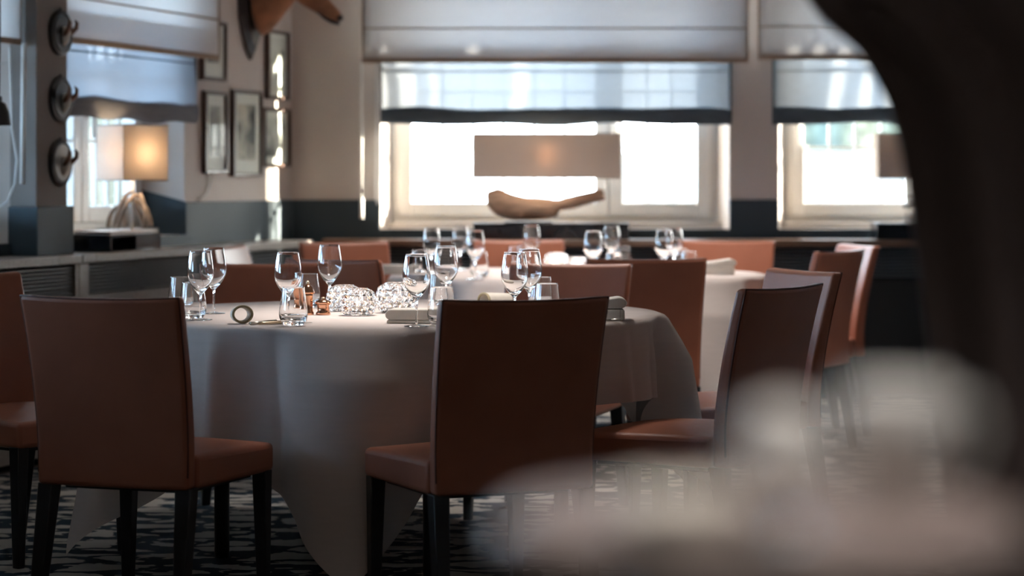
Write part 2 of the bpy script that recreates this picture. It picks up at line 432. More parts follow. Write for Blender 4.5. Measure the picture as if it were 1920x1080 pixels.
# pier between the two left windows
MU = Matrix.Translation(CORNER) @ Matrix(((NW.x, U.x, 0, 0), (NW.y, U.y, 0, 0), (0, 0, 1, 0), (0, 0, 0, 1)))   # (n, u, z) -> world
def lbox(mb, n0, n1, u0, u1, z0, z1): return mb.box(n0, n1, u0, u1, z0, z1, MU)
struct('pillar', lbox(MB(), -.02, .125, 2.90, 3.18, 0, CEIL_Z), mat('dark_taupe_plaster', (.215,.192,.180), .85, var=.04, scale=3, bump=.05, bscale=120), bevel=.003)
struct('trim_1', lbox(MB(), .0, .140, 2.865, 3.20, 0, 1.088), DADO, bevel=.004)
struct('trim_2', lbox(MB(), -.002, .014, 0.0, 1.405, 0, 1.092), DADO, bevel=.003)
struct('trim_3', lbox(MB(), -.002, .014, 1.405, 2.865, 0, ZS), DADO)
struct('trim_4', lbox(MB(), -.002, .014, 3.20, 10.5, 0, ZS), DADO)
# sloping slate panel on the far reveal of the first left window
def reveal_panel(name, u, sgn, zf, zb):
    p = [(0.014, u), (0.014, u+sgn*.016), (-.27, u+sgn*(SPLAY*.9+.016)), (-.27, u+sgn*SPLAY*.9)]
    bot = [MU @ Vector((a, b, ZS-.03)) for a, b in p]
    top = [MU @ Vector((a, b, zf if i < 2 else zb)) for i, (a, b) in enumerate(p)]
    struct(name, MB().prism8(bot, top), DADO)
reveal_panel('trim_5', 1.400, 1, 1.092, 1.172)
struct('trim_6', MB().box(XC, -.727, YB-.014, YB+.002, 0, 1.092), DADO, bevel=.003)
struct('trim_7', MB().box(1.20, 1.47, YB-.014, YB+.002, 0, 1.092), DADO, bevel=.003)
struct('trim_8', MB().box(3.40, 5.0, YB-.014, YB+.002, 0, 1.092), DADO, bevel=.003)
struct('trim_9', MB().box(-.727, 1.20, YB-.014, YB+.002, 0, ZS), DADO)
struct('trim_10', MB().box(1.47, 3.40, YB-.014, YB+.002, 0, ZS), DADO)

# ------------------------------------------------------------------ windows (own frame: x along wall, y outward)
def window(name, width, M, sashes, hx):
    """outer frame, sashes with glazing bars, panes, handle and sill"""
    root = bpy.data.objects.new(name, None); COL.objects.link(root); root['kind'] = 'structure'
    root.matrix_world = M
    zb, zt = ZS+.035, ZT
    fr = MB()
    fr.box(0,width,.0,.07,zb,zb+.055); fr.box(0,width,0,.07,zt-.06,zt)
    fr.box(0,.05,0,.07,zb+.055,zt-.06); fr.box(width-.05,width,0,.07,zb+.055,zt-.06)
    fr.build('window_frame', WHITEFRAME, root, bevel=.006)
    MB().box(-.03,width+.03,-.085,.01,ZS,zb).build('window_sill', SILL, root, bevel=.006)
    mx = sashes[0][1]; mu = MB().box(mx-.03, mx+.035, .02, .068, zb+.055, zt-.06); mu.build('mullion', WHITEFRAME, root, bevel=.004)
    for a, b, nb in sashes:
        s = MB(); z0, z1 = zb+.035, zt-.05
        s.box(a,a+.075,-.022,.05,z0,z1); s.box(b-.075,b,-.022,.05,z0,z1)
        s.box(a+.075,b-.075,-.022,.05,z0,z0+.075); s.box(a+.075,b-.075,-.022,.05,z1-.075,z1)
        so = s.build('sash', WHITEFRAME, root, bevel=.006)
        g = MB(); gx0, gx1 = a+.075, b-.075; gz0, gz1 = z0+.075, z1-.075
        for i in range(1, nb):
            x = gx0+(gx1-gx0)*i/nb; g.box(x-.007,x+.007,.005,.026,gz0,gz1)
        zc = gz0+.31
        while zc < gz1-.1:
            g.box(gx0,gx1,.006,.025,zc-.007,zc+.007); zc += .31
        g.build('glazing_bars', WHITEFRAME, so)
        MB().box(gx0-.005,gx1+.005,.012,.017,gz0-.005,gz1+.005).build('pane', PANE, so)
    hz = zb+.55
    h = MB(); h.box(hx-.014,hx+.014,-.034,-.02,hz-.03,hz+.03); h.tube([(hx,-.03,hz),(hx,-.062,hz),(hx,-.066,hz-.03),(hx,-.066,hz-.115)],.009,8)
    h.build('window_handle', WHITEPL, root, smooth=True)
    return root
PY = 0.205
def back_frame(x0): return Matrix.Translation((x0+PY/DEEP*SPLAY, YB+PY, 0))
WB = 1.927-2*PY/DEEP*SPLAY
window('window_1', WB, back_frame(-0.727), [(.04, WB*.667, 6), (WB*.667+.005, WB-.04, 3)], WB*.667+.045)
WB2 = 1.93-2*PY/DEEP*SPLAY
window('window_2', WB2, back_frame(1.47), [(.04, WB2*.42, 4), (WB2*.42+.005, WB2-.04, 6)], .085)
for i, (u0, u1) in enumerate(LEFT_OPEN_U):
    ww = (u1-u0)-2*PY/DEEP*SPLAY
    M = ML @ Matrix.Translation((LEN_L-u1+PY/DEEP*SPLAY, PY, 0))
    window('window_%d' % (i+3), ww, M, [(.04, ww*.5, 4), (ww*.5+.005, ww-.04, 4)], ww*.5+.04)

# ------------------------------------------------------------------ outside
tag(struct('ground', MB().box(-90, 90, -20, 120, -.42, -.40), PAVING), kind='structure')
tag(MB().box(1.55, 26, 36.0, 36.4, -.4, 1.62).build('garden_wall', mat('grey_render', (.130,.128,.124), .9)), 'low pale garden wall outside, below the shrubs', 'wall', kind='structure')
tag(MB().box(-13.5, -4.6, 48, 48.3, -.4, 3.6).build('garden_fence', mat('pale_green_boards', (.068,.074,.060), .9, var=.25)), 'pale green garden fence outside the left window', 'fence', kind='structure')
def hedge(x, y, w_, d_, h_, label, seed):
    rnd = random.Random(seed); mb = MB()
    def fn(u, v):
        th = u*2*PI; ph = v*PI*.5
        r = 1+.16*math.sin(th*5+seed)*math.cos(ph*4)+rnd.uniform(-.09, .09)
        return (x+w_*r*math.cos(th)*math.cos(ph)**.5, y+d_*r*math.sin(th)*math.cos(ph)**.5, -.40+h_*r*math.sin(ph)**.8)
    o = mb.grid(fn, 60, 18, wrapu=True).build('garden_shrub', LEAF, smooth=True)
    tag(o, label, 'shrub', None)
hedge(5.4, 38.6, 1.2, 1.1, 3.2, 'rounded green shrub outside in the garden, behind the right-hand window', 1)
hedge(8.9, 39.2, 1.3, 1.2, 3.7, 'taller green shrub outside, beside the rounded shrub', 2)
hedge(-9.3, 46.6, .9, .8, 2.4, 'green shrub outside, behind the window with the two-toned lamp', 3)

# ------------------------------------------------------------------ blinds
def sheet(mb, x0, x1, zt, zb, nx=40, nz=14, amp=.006, seed=0, ph=3.0, y0=0.0):
    rnd = random.Random(seed); ps = [rnd.uniform(0, 6.28) for _ in range(3)]
    def fn(u, v):
        x = x0+(x1-x0)*u; z = zt+(zb-zt)*v
        y = y0+amp*(math.sin(u*ph*6+ps[0])*.5+math.sin(v*5+ps[1]+u*3)*.5)
        sag = amp*1.2*math.sin(PI*u)*(v**2)
        return (x, y, z-sag*0.6)
    return mb.grid(fn, nx, nz)
def roman_blind(label, M, width, zt, zb, ribs, group='cream roman blinds', fab=None):
    t = thing('roman_blind', label, 'blind', group=group); t.matrix_world = M
    sheet(MB(), 0, width, zt, zb+.022, amp=.003, seed=int(width*100)).build('fabric', fab or BLIND, t, smooth=True, solid=.0016)
    MB().box(.0, width, -.004, .004, zb, zb+.026).build('hem', BLINDHEM, t, bevel=.002)
    for z in ribs: MB().box(0, width, -.008, .003, z-.004, z+.004).build('fold_seam', BLINDHEM, t, bevel=.002)
    for x in (0, width-.010): MB().box(x, x+.010, -.003, .003, zb+.026, zt).build('edge_binding', BLINDHEM, t)
    MB().box(0, width, -.02, .02, zt, zt+.045).build('head_rail', WHITEPL, t, bevel=.003)
    return t
def voile_blind(label, M, width, zt, zf, zb, group='blue-grey voile blinds', fab=None):
    t = thing('voile_blind', label, 'blind', group=group); t.matrix_world = M
    sheet(MB(), 0, width, zt, zf-.03, nx=60, amp=.010, seed=int(width*77), ph=4).build('sheer_fabric', fab or SHEER, t, smooth=True)
    MB().box(0, width, -.004, .004, zf+.20, zf+.206).build('fold_seam', SHEERFOLD, t)
    rnd = random.Random(int(width*31)); a, b, c = [rnd.uniform(0, 6) for _ in range(3)]
    def fn(u, v):
        x = -.006+(width+.012)*u; th = v*2*PI
        h = (zf-zb); wob = .004*math.sin(u*9+a)+.003*math.sin(u*23+b)
        return (x, .022*math.cos(th)*(1+.25*math.sin(u*14+c)), (zf+zb)/2+wob+h*.5*math.sin(th)*(1+.1*math.sin(u*17+b)))
    mb = MB(); g = 70
    mb.grid(lambda u, v: fn(v, u), 14, g, wrapu=True)
    mb.f += [tuple(range(13, -1, -1)), tuple(g*14+j for j in range(14))]
    mb.build('folded_hem', SHEERFOLD if fab is None else cloth_mat('blue_grey_voile_folded_brightened', (.21,.22,.245), .12, rough_var=.15), t, smooth=True)  # left folded hem uses a brightened copy too
    for s in (0, width): MB().tube([(s, 0, zt), (s, 0, zf)], .008, 6).build('side_binding', SHEERFOLD, t)
    return t
def MBk(x, y): return Matrix.Translation((x, y, 0))
BT = 2.48
roman_blind('wide cream roman blind over the middle window behind the long-shaded lamp', MBk(-.821, YB-.12), 2.115, BT, zz(118, YB-.12), [zz(53, YB-.12)])
roman_blind('cream roman blind at the right, partly behind the dark curtain', MBk(1.345, YB-.12), 2.15, BT, zz(112, YB-.12), [zz(50, YB-.12)])
voile_blind('blue-grey voile blind with dark folded hem in the middle window', MBk(-.722, YB-.035), 1.925, 1.95, zz(203, YB-.03), zz(234, YB-.03))
voile_blind('blue-grey voile blind with dark folded hem next to the dark curtain', MBk(1.440, YB-.035), 2.00, 1.95, zz(202, YB-.03), zz(233, YB-.03))
def MLk(u1, n): return Matrix.Translation(lw(u1, n)) @ Matrix.Rotation(ANG_L, 4, 'Z')
roman_blind('cream roman blind on the left wall beside the mounted animal head', MLk(2.90, .11), 1.67, BT, 1.802, [2.005], fab=BLINDLEFT)
voile_blind('blue-grey voile blind, brightened in colour, above the lamp with branch base on the left wall', MLk(2.895, .05), 1.51, 1.95, 1.575, 1.480, fab=SHEERLEFT)
roman_blind('narrow-looking cream roman blind at the far left edge of the photo', MLk(4.75, .06), 1.555, BT, 1.775, [2.0], fab=BLINDLEFT)

# pull cords
def rod(label, pts, r, m=WHITEPL, name='blind_pull_rod', group=None):
    t = thing(name, label, 'blind cord', pts[0], 0, group)
    p0 = Vector(pts[0]); rel = [Vector(p)-p0 for p in pts]
    MB().tube(rel, r, 8).build('rod', m, t, smooth=True)
    return t
def X3(px, py, Y): return (at(px, Y), Y, zz(py, Y))
yb = YB-.10
t = rod('white blind pull rod hanging on the taupe wall left of the middle window', [X3(678, -20, yb), X3(678, 250, yb), X3(678, 372, yb)], .006)
MB().tube([(0,0,zz(372,yb)-zz(-20,yb)), (0,0,zz(410,yb)-zz(-20,yb))], .011, 8).build('handle', WHITEPL, t, smooth=True)
t = rod('white cord loop hanging at the left edge of the middle window', [X3(706, 90, yb), X3(705, 250, yb), X3(704, 370, yb), X3(707, 384, yb), X3(711, 370, yb), X3(712, 240, yb), X3(711, 90, yb)], .005, name='pull_string')
yl = 10.05
t = rod('white blind pull rod hanging beside the grey pillar', [X3(45, 80, yl), X3(43, 250, yl), X3(42, 345, yl)], .011)
t = rod('thin white cord looping down below the black pendant shade', [X3(18, 90, yl), X3(22, 240, yl), X3(32, 300, yl), X3(28, 345, yl), X3(14, 378, yl), X3(-4, 390, yl), X3(-20, 380, yl), X3(-26, 90, yl)], .0045, name='pull_string')

# ------------------------------------------------------------------ ledges and radiator covers
LZ = 0.879
def louvres(mb, length, z0, z1, n, M, depth=.028):
    for i in range(n):
        z = z0+(z1-z0)*(i+.5)/n; h = (z1-z0)/n*.27
        v = [(0,-depth*.5,z-.0050),(length,-depth*.5,z-.0050),(length,depth*.5,z+.0015),(0,depth*.5,z+.0015)]
        mb.prism8([M @ Vector(p) for p in v], [M @ (Vector(p)+Vector((0,0,.0055))) for p in v])
    return mb
# left: boards
for u0, u1, lab in ((0.28, 2.985, 'wooden ledge board greyed for window light, under the lamp on the left wall'), (2.99, 6.2, 'wooden ledge board greyed for window light, at the far left edge, nearer piece')):
    b = lbox(MB(), .016, .245, u0 if u0 < 1 else 3.205, 2.86 if u0 < 1 else u1, LZ-.038, LZ)
    if u0 < 1: lbox(b, .142, .245, 2.86, u1, LZ-.038, LZ)
    else: lbox(b, .142, .245, u0, 3.205, LZ-.038, LZ)
    tag(b.build('ledge_board', GREYEDWOOD, bevel=.004), lab, 'ledge', 'wooden wall ledges')
def cover(u0, u1, lab):
    t = thing('radiator_cover', lab, 'radiator cover', (0,0,0), 0, 'louvred radiator covers')
    ua, ub = (u0, 2.86) if u0 < 1 else (3.205, u1)
    mb = lbox(MB(), .018, .225, ua, ub, .04, .700)
    if u0 < 1: lbox(mb, .145, .225, ub, u1, .04, .700)
    else: lbox(mb, .145, .225, u0, ua, .04, .700)
    mb.build('lower_panel', GREYEDWOOD, t, bevel=.003)
    lbox(MB(), .018, .05, ua, ub, .700, LZ-.040).build('cavity_shade', VOID, t)  # solid dark block standing in for the shade behind the louvres
    lbox(MB(), .16, .232, u1-.09, u1, .700, LZ-.040).build('post', GREYEDWOOD, t, bevel=.003)
    lbox(MB(), .16, .232, u0, u0+.03, .700, LZ-.040).build('post', GREYEDWOOD, t, bevel=.003)
    MM = MU @ Matrix(((0, -1, 0, .205), (1, 0, 0, u0+.03), (0, 0, 1, 0), (0, 0, 0, 1)))
    louvres(MB(), (u1-.09)-(u0+.03), .706, LZ-.045, 8, MM).build('louvre_grille', LOUVRE, t)
    for k in range(1, 4):
        uu = u0+.03+(u1-u0-.12)*k/4
        lbox(MB(), .170, .185, uu-.008, uu+.008, .700, LZ-.040).build('grille_stay', LOUVRE, t)
cover(0.30, 2.995, 'radiator cover greyed for window light, with dark louvres, below the lamp on the left wall')
cover(3.0, 6.2, 'radiator cover greyed for window light, with dark louvres, at the far left edge')
# back ledge
def bcover(x0, x1, lab):
    t = thing('radiator_cover', lab, 'radiator cover', (0,0,0), 0, 'louvred radiator covers')
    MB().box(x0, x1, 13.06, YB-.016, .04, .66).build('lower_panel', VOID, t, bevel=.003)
    MB().box(x0, x1, 13.25, YB-.016, .66, LZ-.040).build('cavity_shade', VOID, t)  # shade behind the back louvres, built as a dark block
    for x in (x0, x1-.06): MB().box(x, x+.06, 13.05, 13.12, .66, LZ-.040).build('post', LOUVRE, t, bevel=.003)
    MM = Matrix.Translation((x0+.06, 13.085, 0))
    louvres(MB(), x1-x0-.12, .67, LZ-.045, 9, MM).build('louvre_grille', LOUVRE, t)
tag(MB().box(XC+.19, 4.9, 13.03, YB-.016, LZ-.038, LZ).build('ledge_board', WOOD, bevel=.004), 'long brown wooden ledge board running under the back windows', 'ledge', 'wooden wall ledges')
bcover(-.98, 1.30, 'dark louvred radiator cover under the middle window')
bcover(1.32, 4.6, 'dark louvred radiator cover under the right-hand window')

# ------------------------------------------------------------------ chairs
def make_chair():
    t = thing('dining_chair', '', 'chair')
    W = .24; ZBOT = .372; ZTOP = .892; ZSEAT = .462
    def lean(z): return -.085*max(0, (z-.46)/(ZTOP-.46))**1.5
    # backrest: closed curved slab
    nx, nz = 10, 14; th = .052
    def pt(i, j, s):
        u = -1+2*i/nx; z = ZBOT+(ZTOP-ZBOT)*j/nz
        wd = W*(.955+.055*(j/nz)**1.5)
        x = u*wd
        y = -.232+lean(z)-.022*(1-u*u)*(.35+.65*j/nz)
        if s: y -= th*(1-.22*(j/nz))
        z2 = z-.006*(1-u*u)*(j/nz)**4
        return (x, y, z2)
    mb = MB(); idx = {}
    for s in (0, 1):
        for j in range(nz+1):
            for i in range(nx+1): idx[(i,j,s)] = len(mb.v); mb.v.append(pt(i,j,s))
    for j in range(nz):
        for i in range(nx):
            mb.f.append((idx[i,j,0],idx[i+1,j,0],idx[i+1,j+1,0],idx[i,j+1,0]))
            mb.f.append((idx[i,j+1,1],idx[i+1,j+1,1],idx[i+1,j,1],idx[i,j,1]))
    for i in range(nx):
        mb.f.append((idx[i,nz,0],idx[i+1,nz,0],idx[i+1,nz,1],idx[i,nz,1])); mb.f.append((idx[i+1,0,0],idx[i,0,0],idx[i,0,1],idx[i+1,0,1]))
    for j in range(nz):
        mb.f.append((idx[0,j,0],idx[0,j+1,0],idx[0,j+1,1],idx[0,j,1])); mb.f.append((idx[nx,j+1,0],idx[nx,j,0],idx[nx,j,1],idx[nx,j+1,1]))
    back = mb.build('backrest', LEATHER, t, bevel=.014, segs=4, angle=40)
    # seam round the rear face
    pts = [pt(0, j, 1) for j in range(1, nz+1)]+[pt(i, nz, 1) for i in range(1, nx)]+[pt(nx, j, 1) for j in range(nz, 0, -1)]
    pts = [(p[0]*.985, p[1]+.007, p[2]-.003) for p in pts]
    MB().tube(pts, .0034, 6).build('seam', PIPING, back, smooth=True)
    # seat cushion
    sb = MB(); n = 12
    def sp_(u, v, top):
        x = (u-.5)*2; y = v
        wd = .232+.008*y
        X = x*wd; Y = -.232+.462*y
        Z = (ZSEAT+.020*(1-abs(x)**2.6)*(1-abs(2*y-1)**2.6)-.010*y) if top else ZBOT-.002
        return (X, Y, Z)
    ix = {}
    for k in (0, 1):
        for j in range(n+1):
            for i in range(n+1): ix[i,j,k] = len(sb.v); sb.v.append(sp_(i/n, j/n, k))
    for j in range(n):
        for i in range(n):
            sb.f.append((ix[i,j,1],ix[i+1,j,1],ix[i+1,j+1,1],ix[i,j+1,1])); sb.f.append((ix[i,j+1,0],ix[i+1,j+1,0],ix[i+1,j,0],ix[i,j,0]))
    for i in range(n):
        sb.f += [(ix[i,0,0],ix[i+1,0,0],ix[i+1,0,1],ix[i,0,1]), (ix[i+1,n,0],ix[i,n,0],ix[i,n,1],ix[i+1,n,1]),
                 (ix[0,i+1,0],ix[0,i,0],ix[0,i,1],ix[0,i+1,1]), (ix[n,i,0],ix[n,i+1,0],ix[n,i+1,1],ix[n,i,1])]
    seat = sb.build('seat', LEATHER, t, bevel=.016, segs=4, angle=50)
    sm = [(-.238,-.20,ZSEAT-.004),(-.245,.2,ZSEAT-.013),(-.22,.234,ZSEAT-.013),(.22,.234,ZSEAT-.013),(.245,.2,ZSEAT-.013),(.238,-.20,ZSEAT-.004)]
    # legs
    for sx in (-1, 1):
        x1, x0 = sx*.232, sx*.186
        y0, y1 = -.274, -.222
        b = [(sx*.204,-.325,0),(sx*.236,-.325,0),(sx*.236,-.290,0),(sx*.204,-.290,0)]
        tp = [(x0,y0,.376),(x1,y0,.376),(x1,y1,.376),(x0,y1,.376)]
        MB().prism8(b, tp).build('leg', LEG, t, bevel=.003)
        b = [(sx*.204,.190,0),(sx*.232,.190,0),(sx*.232,.218,0),(sx*.204,.218,0)]
        tp = [(sx*.192,.178,.376),(sx*.236,.178,.376),(sx*.236,.222,.376),(sx*.192,.222,.376)]
        MB().prism8(b, tp).build('leg', LEG, t, bevel=.003)
    MB().box(-.19,.19,-.20,.18,.355,.3715).build('seat_frame', LEG, t, bevel=.003)
    return t
CHAIR = make_chair(); used_c = []
def chair(bx, by, deg, label, group):
    """bx,by: centre of the backrest; deg: facing, clockwise from straight away"""
    a = R(deg); d = Vector((math.sin(a), math.cos(a), 0))
    loc = Vector((bx, by, 0))+d*.29
    return place(CHAIR, used_c, loc, -a, label, group)
G1, G2 = 'leather chairs around the near table', 'leather chairs around the far table'
chair(at(206, 6.5), 6.50, 20, 'cognac leather chair seen from behind at the near table, left of the hanging cloth corner', G1)
chair(at(970, 6.40), 6.40, -24, 'cognac leather chair seen from behind in the middle foreground, right of the hanging cloth corner', G1)
chair(at(1438, 7.10), 7.10, -56, 'leather chair turned left at the right side of the near table, behind the blurred glasses', G1)
chair(at(1484, 8.30), 8.30, -112, 'leather chair facing left with its pale seat showing between near and far tables', G1)
chair(at(1060, 8.95), 8.95, -163, 'leather chair facing the camera across the near table, behind two wine glasses on the right', G1)
chair(at(498, 8.98), 8.98, 166, 'leather chair facing the camera across the near table, behind the copper grinders', G1)
chair(-1.78, 7.95, 128, 'leather chair cut off by the left edge of the photo', G1)
chair(at(635, 9.55), 9.55, 34, 'leather chair seen from behind at the far table, beyond the near crystal votives', G2)
chair(at(1208, 9.62), 9.62, -7, 'leather chair seen from behind at the far table, beyond the right napkin', G2)
chair(at(652, 12.1), 12.1, 152, 'leather chair facing the camera at the left of the far table, under the pull rod', G2)
chair(at(972, 12.4), 12.52, 178, 'leather chair facing the camera in the middle of the far table, under the driftwood lamp', G2)
chair(at(1362, 12.35), 12.35, -168, 'leather chair facing the camera at the right of the far table, left of the pier', G2)
chair(at(1556, 10.7), 10.70, -58, 'leather chair with shiny top edge at the right of the far table, nearer of two', G2)
chair(at(1592, 11.55), 11.55, -103, 'leather chair at the right of the far table, farther of two, against the black plinth', G2)
chair(at(447, 11.3), 11.30, 101, 'leather chair with a sunlit face beside the left radiator cover', G2)

# ------------------------------------------------------------------ tables and cloths
TH = 0.77
def round_table(cx, cy, Rt, a, rot, name_l, cloth_l, seed, leg_rot):
    t = thing('round_table', name_l, 'table', (cx, cy, 0), 0, 'round dining tables')
    MB().lathe([(0, TH-.034), (Rt-.012, TH-.034), (Rt-.006, TH-.020), (Rt-.008, TH-.006), (0, TH-.006)], 64).build('tabletop', LEG, t, smooth=False)
    for k in range(4):
        an = leg_rot+k*PI/2
        MB().lathe([(0,0),(.022,0),(.024,.02),(.026,TH-.03),(0,TH-.03)], 18, (.56*math.cos(an), .56*math.sin(an), 0)).build('leg', LEG, t, smooth=True)
    c = thing('tablecloth', cloth_l, 'tablecloth', (cx, cy, 0), 0, 'white square tablecloths')
    rnd = random.Random(seed); ph = [rnd.uniform(0, 6.28) for _ in range(8)]
    NA, NT, NH = 360, 14, 46
    vs = []; fs = []
    cs = sorted([c_ % (2*PI) for c_ in rot])
    def near(th):
        return min(((th-c_+PI) % (2*PI))-PI for c_ in cs) if False else min((((th-c_+PI) % (2*PI))-PI for c_ in cs), key=abs)
    O_MID, O_TIP = a-Rt, .728
    def hem(th):
        q = abs(near(th)); th_ = th % (2*PI)
        g = max(0.0, 1-q/(.72 if R(204) < th_ < R(266) and Rt > .852 else .50))**1.12
        return Rt+O_MID+(O_TIP-O_MID)*g
    def fold(th, s):
        # a few broad box folds, growing below the table edge
        f = .60*math.sin(11*th+ph[0]+.8*math.sin(3*th))+.45*math.sin(17*th+ph[1]+1.1*math.sin(2*th+ph[4]))+.35*math.sin(6*th+ph[2])
        return math.tanh(1.5*f), 0
    for j in range(NT+NH+1):
        for i in range(NA):
            th = 2*PI*i/NA
            if j <= NT:
                r = Rt*j/NT; z = TH+.0015
                if j > NT-3: z += 0
                x, y = r*math.cos(th), r*math.sin(th)
            else:
                s = (j-NT)/NH
                oh = hem(th)-Rt; d = oh*s
                rr = .016
                if d < rr*PI/2:
                    an = d/rr; r = Rt+rr*math.sin(an); z = TH-rr*(1-math.cos(an))
                else:
                    r = Rt+rr; z = TH-rr-(d-rr*PI/2)
                f, cc = fold(th, s)
                g = min(1, d/.30)
                sag = min(1.0, d/.10)
                amp = .018*sag+.040*g*(.55+.45*d/.7)
                q = near(th)
                corner = math.exp(-(q/.20)**2)
                side = math.exp(-((abs(q)-.38)/.13)**2)
                r += amp*f*(1-.85*corner)+.16*d*corner+.035*d
                st = .5-.5*math.tanh((abs(q)-.25-.03*math.sin(9*d)+.12*max(0, d-.25))/.05)     # 1 on the hanging corner panel
                gg = min(1, d/.16)
                r += gg*(.062*st-.045*math.exp(-((abs(q)-.34)/.11)**2))
                bx = math.tanh(5*math.sin(15*th+ph[5]+1.2*math.sin(2*th+ph[6])))
                r += gg*.018*bx*(1-st)
                z += .03*d*(1-corner)
                z = max(z, .012)
                x, y = r*math.cos(th), r*math.sin(th)
                x += .02*g*math.cos(th*5+ph[3])*(1-corner)
            vs.append((x, y, z))
    for j in range(NT+NH):
        for i in range(NA):
            k = (i+1) % NA
            fs.append((j*NA+i, j*NA+k, (j+1)*NA+k, (j+1)*NA+i))
    # first ring is a single point: collapse by skipping to a fan
    MB().add(vs, fs).build('cloth', LINEN, c, smooth=True)
    return t
T1X, T1Y, T1R = -.380, 7.83, .855
round_table(T1X, T1Y, T1R, 1.115, [R(-94), R(8), R(90), R(204)], 'round dining table hidden under the near white cloth, dark round legs', 'white cloth draped over the near round table, one corner hanging to the carpet', 3, R(194))
T2X, T2Y, T2R = .30, 11.10, .85
round_table(T2X, T2Y, T2R, 1.10, [R(-50), R(70), R(160), R(250)], 'round dining table hidden under the far white cloth', 'white cloth draped over the far round table, below the driftwood lamp', 8, R(30))
TS = TH+.0025       # resting height on a cloth

# ------------------------------------------------------------------ glassware
def make_wine():
    t = thing('wine_glass', '', 'wine glass')
    out_ = [(0,.0755),(.0045,.0765),(.0085,.0805),(.0150,.0885),(.0235,.0985),(.0320,.1105),(.0385,.1245),(.0412,.138),(.0410,.150),(.0392,.166),(.0362,.186),(.0328,.204),(.0312,.2112),(.0307,.212)]
    inn = [(.0301,.212),(.0302,.2112),(.0318,.204),(.0352,.186),(.0382,.166),(.0400,.150),(.0401,.138),(.0372,.1255),(.0302,.1125),(.0205,.1015),(.0110,.0935),(.0045,.0900),(0,.0892)]
    MB().lathe(out_+inn, 40).build('bowl', GLASS, t, smooth=True)
    MB().lathe([(0,.006),(.0036,.006),(.0032,.02),(.0030,.045),(.0032,.064),(.0042,.072),(.0052,.0768),(0,.0768)], 20).build('stem', GLASS, t, smooth=True)
    MB().lathe([(0,0),(.036,0),(.0372,.0012),(.036,.0022),(.018,.0042),(.006,.0065),(0,.0070)], 36).build('foot', GLASS, t, smooth=True)
    return t
WINE = make_wine(); used_w = []
def wine(px, ry, label, group, table=TS):
    Z = (EYE-(table+.212))*F/(ry-HOR)
    return place(WINE, used_w, (at(px, Z), Z, table), random.uniform(0, 6), label, group)
def make_tumbler():
    t = thing('water_tumbler', '', 'tumbler')
    o_ = [(0,0),(.026,0),(.0305,.003),(.0365,.012),(.0415,.024),(.0425,.034),(.0410,.050),(.0375,.078),(.0330,.1105),(.0325,.1128),(.0321,.1132)]
    i_ = [(.0315,.1132),(.0314,.1128),(.0317,.1105),(.0362,.078),(.0396,.050),(.0408,.034),(.0385,.025),(.030,.0175),(.015,.0150),(0,.0145)]
    MB().lathe(o_+i_, 40).build('glass', GLASS, t, smooth=True)
    return t
TUMB = make_tumbler(); used_t = []
def tumbler(px, ry, label, group, table=TS):
    Z = (EYE-(table+.113))*F/(ry-HOR)
    return place(TUMB, used_t, (at(px, Z), Z, table), random.uniform(0, 6), label, group)
GW1, GW2 = 'wine glasses on the near table', 'wine glasses on the far table'
wine(376, 470, 'wine glass at the left of the near table, front one of the pair', GW1)
wine(401, 464, 'wine glass at the left of the near table, rear one of the pair', GW1)
wine(540, 472.5, 'wine glass directly behind the tumbler and copper grinders on the near table', GW1)
wine(618, 458.5, 'wine glass rising behind the two small crystal votives on the near table', GW1)
wine(781, 476, 'wine glass in front of the right edge of the tallest crystal votive', GW1)
wine(836, 461, 'wine glass behind two tumblers in the centre of the near table', GW1)
wine(965, 473, 'front wine glass of the pair behind the middle foreground chair', GW1)
wine(992, 467, 'rear wine glass of the pair behind the middle foreground chair', GW1)
GT1, GT2 = 'water tumblers on the near table', 'water tumblers on the far table'
tumbler(362, 529, 'water tumbler standing before the left pair of wine glasses, nearer one', GT1)
tumbler(339, 519, 'water tumbler standing before the left radiator louvres, farther one of two', GT1)
tumbler(550, 538.5, 'water tumbler beside the fork, in front of the copper grinders', GT1)
tumbler(577, 513, 'water tumbler behind the tall copper grinder', GT1)
tumbler(828, 538, 'water tumbler just left of the middle foreground chair, nearer one of two', GT1)
tumbler(826, 514, 'water tumbler below the central wine glass, farther one of two', GT1)
tumbler(1026, 531, 'water tumbler showing over the middle foreground chair, nearer one of two', GT1)
tumbler(1014, 519, 'water tumbler showing over the middle foreground chair, farther one of two', GT1)
wine(809, 426.5, 'leftmost wine glass on the far table', GW2)
wine(863, 423, 'wine glass on the far table, second from the left', GW2)
wine(891, 432, 'wine glass on the far table behind the single clear tumbler', GW2)
wine(997, 422.5, 'wine glass on the far table standing alone in the middle, before the driftwood lamp', GW2)
wine(1112, 433, 'wine glass on the far table, left one of the pair right of the votives', GW2)
wine(1147, 423, 'wine glass on the far table, right one of the pair right of the votives', GW2)
wine(1245, 431, 'wine glass on the far table, left one of the rightmost pair', GW2)
wine(1264, 427, 'wine glass on the far table, right one of the rightmost pair', GW2)
tumbler(899, 472, 'water tumbler on the far table in front of its left three wine glasses', GT2)
tumbler(786, 469.5, 'leftmost water tumbler on the far table', GT2)
tumbler(1151, 473, 'water tumbler on the far table right of the votives, nearer one', GT2)
tumbler(1167, 461, 'water tumbler on the far table right of the votives, farther one', GT2)
tumbler(1275, 466, 'water tumbler on the far table below the rightmost wine glasses, left one', GT2)
tumbler(1291, 471, 'water tumbler on the far table below the rightmost wine glasses, right one', GT2)
tumbler(966, 462, 'water tumbler on the far table left of its votives, first of two', GT2)
tumbler(984, 458.5, 'water tumbler on the far table left of its votives, second of two', GT2)

